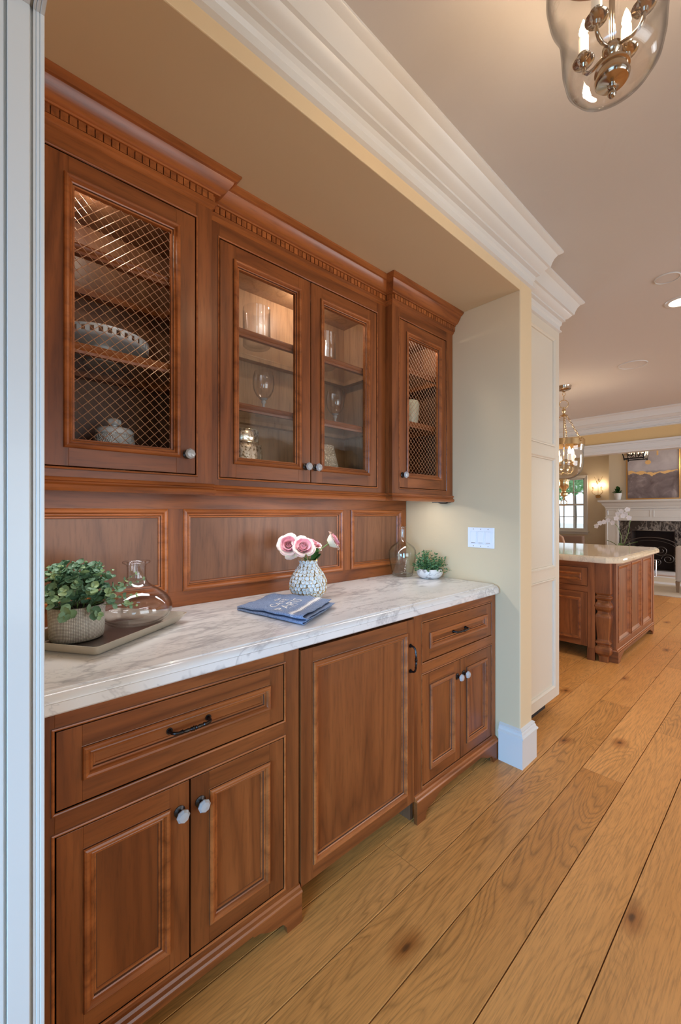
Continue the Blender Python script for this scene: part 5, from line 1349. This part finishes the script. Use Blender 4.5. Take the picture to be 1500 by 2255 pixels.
# fireplace
YB = 11.30
fp = empty('fireplace', (-1.9, YB, 0), 'white fireplace surround with moulded mantel, black marble slips and dark firebox', 'fireplace')
m = fym(YB)
L0, L1, MLt, MT = -3.000, -2.735, -2.735, 1.118
RX = -2*1.60 - L0  # right edge mirrored about the chimney centre
CXF = -2.115; mir = lambda x: 2*CXF - x
RX = mir(L0)
mb = MB()
for a, b_ in ((L0, L1), (mir(L1), RX)): mb.mbox(m, a, b_, 0, 1.40, -0.04, 0.06)
mb.mbox(m, L1, mir(L1), MT, 1.40, -0.04, 0.05)
obj('surround', mb, M['trim'], fp, bev=0.003)
mb = MB()
for a, b_ in ((L0+0.045, L1-0.045), (mir(L1-0.045), mir(L0+0.045))):
    mb.ring(m, a, b_, 1.235, 1.36, [(0, 0.06), (0.0, 0.068), (0.008, 0.066), (0.014, 0.058)]); mb.ring(m, a-0.01, b_+0.01, 0.12, 1.13, [(0, 0.06), (0.0, 0.068), (0.008, 0.066), (0.014, 0.058)])
    mb.mbox(m, a-0.055, b_+0.055, 1.165, 1.190, 0.05, 0.080)
for a, b_ in ((L1+0.05, -2.14), (-2.08, mir(L1+0.05))): mb.ring(m, a, b_, 1.205, 1.36, [(0, 0.05), (0.0, 0.058), (0.008, 0.056), (0.014, 0.046)])
mb.mbox(m, L1, mir(L1), MT, MT+0.03, 0.04, 0.062)
obj('molding', mb, M['trim'], fp, bev=0.001)
sh = [(0.062, 1.400), (0.072, 1.404), (0.072, 1.436), (0.082, 1.440), (0.088, 1.455), (0.105, 1.470), (0.120, 1.488), (0.132, 1.520), (0.150, 1.535), (0.168, 1.540), (0.175, 1.552), (0.190, 1.556), (0.190, 1.592), (0.0, 1.592), (-0.04, 1.592), (-0.04, 1.40)]
obj('mantel_shelf', MB().sweep([(L0+0.06, YB+0.02), (L0+0.06, YB-0.001), (RX-0.06, YB-0.001), (RX-0.06, YB+0.02)], sh[:-3] + [(-0.02, 1.592), (-0.02, 1.4)]).box(L0+0.06, RX-0.06, YB-0.19+0.19, YB+0.03, 1.40, 1.5915), M['trim'], fp, smooth=30)
fbL, fbR, fbT = -2.515, mir(-2.515), 0.905
for a, b_, c_, d_ in ((L1, fbL, 0, MT), (fbR, mir(L1), 0, MT), (fbL, fbR, fbT, MT)): obj('marble_slip', MB().mbox(m, a, b_, c_, d_, -0.02, 0.022), M['marble_dark'], fp)
mb = MB().box(fbL, fbL+0.02, YB-0.01, YB+0.40, 0, fbT).box(fbR-0.02, fbR, YB-0.01, YB+0.40, 0, fbT).box(fbL, fbR, YB+0.38, YB+0.40, 0, fbT).box(fbL, fbR, YB, YB+0.4, fbT, fbT+0.02).box(fbL, fbR, YB-0.01, YB+0.4, -0.001, 0.02)
obj('firebox', mb, M['soot'], fp)
obj('hearth_slab', MB().box(L0-0.05, RX+0.05, YB-0.60, YB-0.06, 0.0, 0.035), M['rug_border'], fp, bev=0.004)
# the chimney wall has the firebox cut in front of it
# fire screen
fs_ = empty('fire_screen', (CXF, YB-0.10, 0.035), 'arched wrought iron fire screen with scrolls in front of the firebox', 'fire screen')
mb = MB(); yy = YB-0.10
arc = [(CXF + 0.52*math.cos(t_), yy, 0.50 + 0.26*math.sin(t_)) for t_ in [PI*k_/24 for k_ in range(25)]]
mb.tube([(CXF+0.52, yy, 0.036)] + arc + [(CXF-0.52, yy, 0.036)], 0.010, 8)
mb.tube([(CXF+0.47*math.cos(t_), yy, 0.47 + 0.225*math.sin(t_)) for t_ in [PI*k_/24 for k_ in range(25)]], 0.006, 6)
mb.tube([(CXF-0.52, yy, 0.05), (CXF+0.52, yy, 0.05)], 0.009, 8)
obj('frame', mb, M['screen'], fs_, smooth=60)
for sx in (-1, 1):
    for k2, (ox, oz, rr0) in enumerate(((0.17, 0.42, 0.13), (0.30, 0.24, 0.12), (0.10, 0.17, 0.09))):
        pts = []
        for q_ in range(30):
            t_ = q_/29*3.3*PI; r_ = rr0*(1 - 0.72*q_/29); pts.append((CXF + sx*(ox + r_*math.cos(t_+PI)), yy, 0.06 + oz + r_*math.sin(t_+PI)*(1 if k2 != 1 else -1)*0.9))
        obj('scroll', MB().tube(pts, 0.008, 6), M['screen'], fs_, smooth=60)
# painting
pa = empty('painting', (-2.10, YB-0.03, 2.15), 'large abstract painting in greys and mauve with gold strokes, gold frame, above the mantel', 'painting')
xa, xb_, za, zb_ = -2.590, -1.62, 1.598, 2.78
mb = MB().ring(m, xa, xb_, za, zb_, [(0, 0), (0, 0.045), (0.022, 0.045), (0.022, 0.02), (0.028, 0.02)])
obj('frame', mb, M['gold'], pa)
cv = obj('canvas', MB().mbox(m, xa+0.024, xb_-0.024, za+0.024, zb_-0.024, 0.002, 0.030), M['canvas'], pa, own=(-2.105, YB-0.02, za))
def stroke(pts, w_, name='brushstroke', hh=0.0312):
    p2_ = []
    for (xa_, za_), (xc_, zc_) in zip(pts[:-1], pts[1:]):
        for q_ in range(4): t_ = q_/4; e_ = t_*t_*(3-2*t_); p2_.append((xa_+(xc_-xa_)*t_, za_+(zc_-za_)*e_ + 0.006*math.sin(40*(xa_+(xc_-xa_)*t_))))
    pts = p2_ + [pts[-1]]
    mb = MB(); vs = []
    for i, (x, z) in enumerate(pts):
        ww = w_*(0.75+0.35*math.sin(i*0.55+1)+0.12*math.sin(i*2.3)); vs += [m(x, z-ww/2, hh), m(x, z+ww/2, hh)]
    mb.add(vs, [(2*i, 2*i+2, 2*i+3, 2*i+1) for i in range(len(pts)-1)]); obj(name, mb, M['paint_gold'], pa)
stroke([(-2.555, 2.21), (-2.48, 2.215), (-2.40, 2.20), (-2.32, 2.185), (-2.25, 2.20), (-2.18, 2.17), (-2.10, 2.145)], 0.080)
stroke([(-2.13, 2.15), (-2.05, 2.165), (-1.96, 2.19), (-1.88, 2.175), (-1.78, 2.20), (-1.66, 2.215)], 0.055, hh=0.0325)
n_ = 18; mb = MB(); c_ = (-2.185, 2.42)
mb.add([m(c_[0]+0.055*math.cos(2*PI*i/n_)*(1+0.1*math.sin(3*i)), c_[1]+0.050*math.sin(2*PI*i/n_), 0.0312) for i in range(n_)], [tuple(range(n_))]); obj('brushstroke', mb, M['paint_gold'], pa)
mb = MB().mbox(m, -2.03, -2.00, 2.56, 2.68, 0.030, 0.0315); obj('brushstroke', mb, M['paint_gold'], pa)
# plant on mantel
pm = empty('mantel_plant', (-2.740, YB-0.10, 1.592), 'small dark green succulent in a white tapered pot on the mantel', 'potted plant')
mb = MB()
mb.lathe([(0.0005, 0), (0.050, 0), (0.054, 0.003), (0.078, 0.148), (0.080, 0.155), (0.074, 0.155), (0.072, 0.13)], 28); obj('pot', mb, M['ceramic'], pm, smooth=50, local=True)
lf = leaf_mesh('succulent_leaf', 0.12, 0.048, M['darkleaf'], 0.15, 0.2); rl = random.Random(9)
for i in range(46):
    a = rl.uniform(0, 2*PI); t_ = rl.uniform(0.1, 1.35); d_ = (math.sin(t_)*math.cos(a), math.sin(t_)*math.sin(a)*0.7, math.cos(t_))
    share('leaf', lf, pm, mat=frame_m(Vector((0, 0, 0.135 + rl.uniform(0, 0.11)*(1.3-t_))), d_, (0, -0.5, 1), rl.uniform(0.6, 1.0)))
# sconce
sc = empty('wall_sconce', (-3.290, YL, 1.69), 'two armed gilt wall sconce with lit candles between window and chimney', 'wall light')
sx_, sy_ = -3.290, YL-0.002
obj('backplate', MB().add([(sx_+0.055*math.cos(2*PI*i/24), sy_-(0.0 if j_ == 0 else 0.03), 1.705+0.042*math.sin(2*PI*i/24)) for j_ in range(2) for i in range(24)], [tuple(range(24)), tuple(range(47, 23, -1))] + [(i, (i+1) % 24, 24+(i+1) % 24, 24+i) for i in range(24)]), M['brass'], sc, smooth=40)
for s_, r_ in ((-1, 0.095), (1, 0.085)):
    ex = sx_ + s_*r_
    obj('arm', MB().tube([(sx_, sy_-0.03, 1.71), (sx_+s_*0.05, sy_-0.07, 1.74), (sx_+s_*0.11, sy_-0.09, 1.79), (sx_+s_*0.12, sy_-0.09, 1.84), (ex, sy_-0.09, 1.86), (ex, sy_-0.09, 1.90)], 0.006, 8), M['brass'], sc, smooth=60)
    candle_parts(sc, (ex, sy_-0.09, 1.915), 1.4, M['brass'], True, 0.030, 6.0, 0.02)
obj('crest', MB().tube([(sx_, sy_-0.02, 1.73), (sx_, sy_-0.03, 2.05)], 0.004, 6).tube([(sx_, sy_-0.03, 2.02), (sx_-0.04, sy_-0.03, 2.09), (sx_-0.085, sy_-0.03, 2.20)], 0.004, 6).tube([(sx_, sy_-0.03, 2.02), (sx_+0.05, sy_-0.03, 2.09), (sx_+0.10, sy_-0.03, 2.20)], 0.004, 6).tube([(sx_, sy_-0.03, 2.0), (sx_+0.03, sy_-0.03, 2.08), (sx_+0.02, sy_-0.03, 2.13)], 0.005, 6).tube([(sx_, sy_-0.03, 2.0), (sx_-0.035, sy_-0.03, 2.05), (sx_-0.04, sy_-0.03, 2.09)], 0.006, 6), M['brass'], sc, smooth=60)
# black lantern chandelier
lx, ly = -2.035, 9.5
la = empty('lantern_chandelier', (lx, ly, 3.0), 'open black iron frame lantern with candle lights in front of the painting', 'chandelier')
def rect(hx_, hy_, z): return [(lx+a*hx_, ly+b_*hy_, z) for a, b_ in ((-1, -1), (1, -1), (1, 1), (-1, 1))]
mb = MB(); lo, mi_, up_ = rect(0.150, 0.15, 2.325), rect(0.225, 0.21, 2.70), rect(0.12, 0.12, 2.86)
for rr_ in (lo, mi_, up_): mb.tube(rr_, 0.011, 4, closed=True)
for a, b_ in zip(lo, mi_): mb.tube([a, b_], 0.011, 4)
for a, b_ in zip(mi_, up_): mb.tube([a, b_], 0.009, 4)
for a in lo: mb.tube([a, (a[0], a[1], a[2]-0.03)], [0.014, 0.006], 6)
mb.tube([(lx, ly, 2.34), (lx, ly, 3.0)], 0.009, 8)
obj('frame', mb, M['iron'], la, smooth=30)
obj('glass_panels', MB().add(lo + mi_, [(0, 1, 5, 4), (1, 2, 6, 5), (2, 3, 7, 6), (3, 0, 4, 7)]), M['lamp_glass'], la)
for i in range(6):
    a = i*PI/3 + 0.3; e = (lx+0.11*math.cos(a), ly+0.09*math.sin(a), 2.385)
    obj('arm', MB().tube([(lx, ly, 2.36), (lx+0.06*math.cos(a), ly+0.05*math.sin(a), 2.345), e], 0.006, 6), M['iron'], la, smooth=60)
    candle_parts(la, (e[0], e[1], 2.40), 1.3, M['iron'], i == 0, 0.06, 12.0, 0.05)
# armchair, rug
ac = empty('slipper_chair', (-0.93, 8.9, 0), 'beige upholstered low chair on tapered wooden legs at the right edge', 'chair')
obj('back', MB().box(-1.290, -0.60, 8.50, 8.64, 0.186, 0.765), M['linen'], ac, bev=0.03)
obj('seat', MB().box(-1.280, -0.61, 8.63, 9.25, 0.186, 0.44), M['linen'], ac, bev=0.04)
for x, y in ((-1.262, 8.54), (-0.63, 8.54), (-1.262, 9.2), (-0.63, 9.2)):
    mb = MB(); k_ = 0.028; j_ = 0.016
    mb.add([(x-j_, y-j_, 0.0125), (x+j_, y-j_, 0.0125), (x+j_, y+j_, 0.0125), (x-j_, y+j_, 0.0125), (x-k_, y-k_, 0.19), (x+k_, y-k_, 0.19), (x+k_, y+k_, 0.19), (x-k_, y+k_, 0.19)], [(3, 2, 1, 0), (4, 5, 6, 7), (0, 1, 5, 4), (1, 2, 6, 5), (2, 3, 7, 6), (3, 0, 4, 7)])
    obj('leg', mb, M['light_wood'], ac)
rg = tag(obj('area_rug', MB().box(-2.8, 1.2, 8.10, 10.55, 0.0, 0.012), M['rug'], bev=0.004), 'pale patterned wool rug in front of the fireplace', 'rug')
obj('border_band', MB().box(-2.7, 1.1, 9.35, 9.62, 0.0122, 0.0135).box(-2.7, 1.1, 10.3, 10.5, 0.0122, 0.0135), M['rug_border'], rg)
# bench sofa below window and a carved chair
so = empty('sofa', (-3.9, 11.1, 0), 'brown upholstered sofa back under the living room window', 'sofa')
obj('back', MB().box(-4.9, -3.40, 10.98, 11.12, 0.10, 0.745), M['brown_linen'], so, bev=0.03)
obj('seat', MB().box(-4.9, -3.40, 10.35, 10.98, 0.12, 0.42), M['brown_linen'], so, bev=0.04)
for x in (-4.8, -3.5):
    for y in (10.42, 11.04): obj('leg', MB().box(x-0.03, x+0.03, y-0.03, y+0.03, 0, 0.13), M['wood_v'], so)
cc_ = empty('side_chair', (-3.12, 8.35, 0), 'chair with rounded tan upholstered back, behind the island on the far left', 'chair')
mb = MB()
prf = [(-0.23, 0.50), (-0.24, 0.70), (-0.20, 0.85), (-0.11, 0.905), (0, 0.915), (0.11, 0.905), (0.20, 0.85), (0.24, 0.70), (0.23, 0.50)]
mb.prism([(x-3.12, z) for x, z in prf], fym(8.35), -0.03, 0.05); obj('back', mb, paint('carved_tan', (0.50, 0.30, 0.20), 0.7, 0.6, 60), cc_, bev=0.02)
obj('seat', MB().box(-3.36, -2.88, 8.38, 8.82, 0.40, 0.49), M['linen'], cc_, bev=0.02)
for x in (-3.33, -2.91):
    for y in (8.41, 8.79): obj('leg', MB().tube([(x, y, 0.0 if y < 8.5 else 0.0), (x, y, 0.41)], [0.014, 0.024], 8), M['wood_v'], cc_, smooth=50)
obj('back_post', MB().tube([(-3.33, 8.37, 0.45), (-3.34, 8.36, 0.56)], 0.015, 8).tube([(-2.91, 8.37, 0.45), (-2.90, 8.36, 0.56)], 0.015, 8), M['wood_v'], cc_, smooth=50)
# orchid on a small table behind the island
tb = empty('side_table', (-1.86, 7.75, 0), 'small round table hidden behind the island carrying the orchid', 'table')
obj('top', MB().lathe([(0.0005, 0.55), (0.26, 0.55), (0.27, 0.56), (0.27, 0.575), (0.26, 0.58), (0.0005, 0.58)], 36, (-1.86, 7.75, 0)), M['wood_h'], tb, smooth=40)
obj('pedestal', MB().lathe([(0.0005, 0), (0.17, 0.0), (0.17, 0.02), (0.04, 0.06), (0.03, 0.3), (0.05, 0.55)], 24, (-1.86, 7.75, 0)), M['wood_v'], tb, smooth=40)
orr = empty('orchid', (-1.86, 7.75, 0.58), 'white orchid with arching flower stems and broad green leaves behind the island', 'potted plant')
obj('pot', MB().lathe([(0.0005, 0), (0.06, 0), (0.085, 0.15), (0.09, 0.16), (0.08, 0.16)], 28), M['ceramic'], orr, smooth=50, local=True)
ol = leaf_mesh('orchid_leaf', 0.26, 0.085, M['orchid_leaf'], -0.35, 0.12)
for d_, s_ in (((-0.9, -0.2, 0.75), 0.85), ((-0.8, -0.5, 0.25), 0.9), ((0.9, -0.4, 0.28), 1.0), ((0.7, 0.1, 0.45), 0.95), ((0.3, -0.8, 0.35), 0.8), ((-0.2, 0.8, 0.4), 0.8), ((1.0, 0.2, 0.2), 0.9)):
    share('leaf', ol, orr, mat=frame_m(Vector((0, 0, 0.155)), d_, (0, 0, 1), s_))
op = leaf_mesh('orchid_petal', 0.052, 0.050, M['orchid_petal'], 0.2, 0.1)
fm_ = MB()
for i in range(5):
    mt = Matrix.Rotation(i*2*PI/5, 4, 'Z')
    vs = [tuple(mt @ v.co) for v in op.vertices]; fm_.add(vs, [tuple(p.vertices) for p in op.polygons])
fme = fm_.mesh('bloom', M['orchid_petal'], smooth=60, fix=False)
s1 = [(0, 0, 0.15), (0.01, 0, 0.35), (-0.04, 0, 0.50), (-0.12, 0, 0.585), (-0.22, 0, 0.60), (-0.33, 0, 0.54), (-0.38, 0, 0.48)]
s2 = [(0.02, 0, 0.15), (0.10, 0, 0.40), (0.13, 0, 0.60), (0.10, 0, 0.72), (0.02, -0.02, 0.76), (-0.06, -0.02, 0.72)]
obj('flower_stem', MB().tube(s1, 0.004, 6), M['stem'], orr, local=True, smooth=60); obj('flower_stem', MB().tube(s2, 0.004, 6), M['stem'], orr, local=True, smooth=60)
rl = random.Random(4)
for (x, z) in ((-0.10, 0.56), (-0.16, 0.60), (-0.22, 0.57), (-0.28, 0.55), (-0.33, 0.50), (0.02, 0.74), (0.08, 0.70), (0.10, 0.77), (0.04, 0.67), (-0.03, 0.70), (0.12, 0.64), (-0.05, 0.63)):
    share('bloom', fme, orr, mat=frame_m(Vector((x, -0.03, z)), (rl.uniform(-0.3, 0.3), 0, 1), (rl.uniform(-0.4, 0.4), -1, 0.1), 0.78))

# ---------------------------------------------------------------- garden outside the window
struct(obj('ground_outside', MB().box(-30, 30, 12.6, 60, -0.25, -0.15), M['patio']))
rl = random.Random(21)
for i, (x, y, h, r_) in enumerate(((-5.3, 14.6, 2.6, 0.95), (-4.6, 17.2, 2.9, 1.15), (-6.6, 20.2, 3.3, 1.4), (-9.2, 17.5, 3.2, 1.6), (-1.2, 17.0, 3.0, 1.4))):
    t_ = empty('garden_tree', (x, y, -0.15), ['slim garden tree nearest the window with hanging leaves', 'garden tree with reddish leaves right of the nearest one', 'broad tree further back in the garden', 'tree at the far left of the garden', 'tree at the right of the garden'][i], 'tree', 'garden trees')
    obj('trunk', MB().tube([(0, 0, 0), (0.05, 0, h*0.4), (0.0, 0.05, h*0.8)], [0.07, 0.055, 0.03], 8), M['bark'], t_, smooth=60, local=True)
    mb = MB()
    for k_ in range(900):
        d_ = Vector((rl.gauss(0, 1), rl.gauss(0, 1), rl.gauss(0, 1))).normalized()*(rl.random()**0.4)*r_
        c = Vector((d_.x, d_.y, h + d_.z*0.75)); a = Vector((rl.uniform(-1, 1), rl.uniform(-1, 1), rl.uniform(-1, 1))).normalized()*0.085; b_ = a.orthogonal().normalized()*0.05
        mb.add([c-a, c-b_, c+a, c+b_], [(0, 1, 2, 3)])
    o = obj('crown', mb, M['foliage_out'], t_, local=True); o['kind'] = 'stuff'
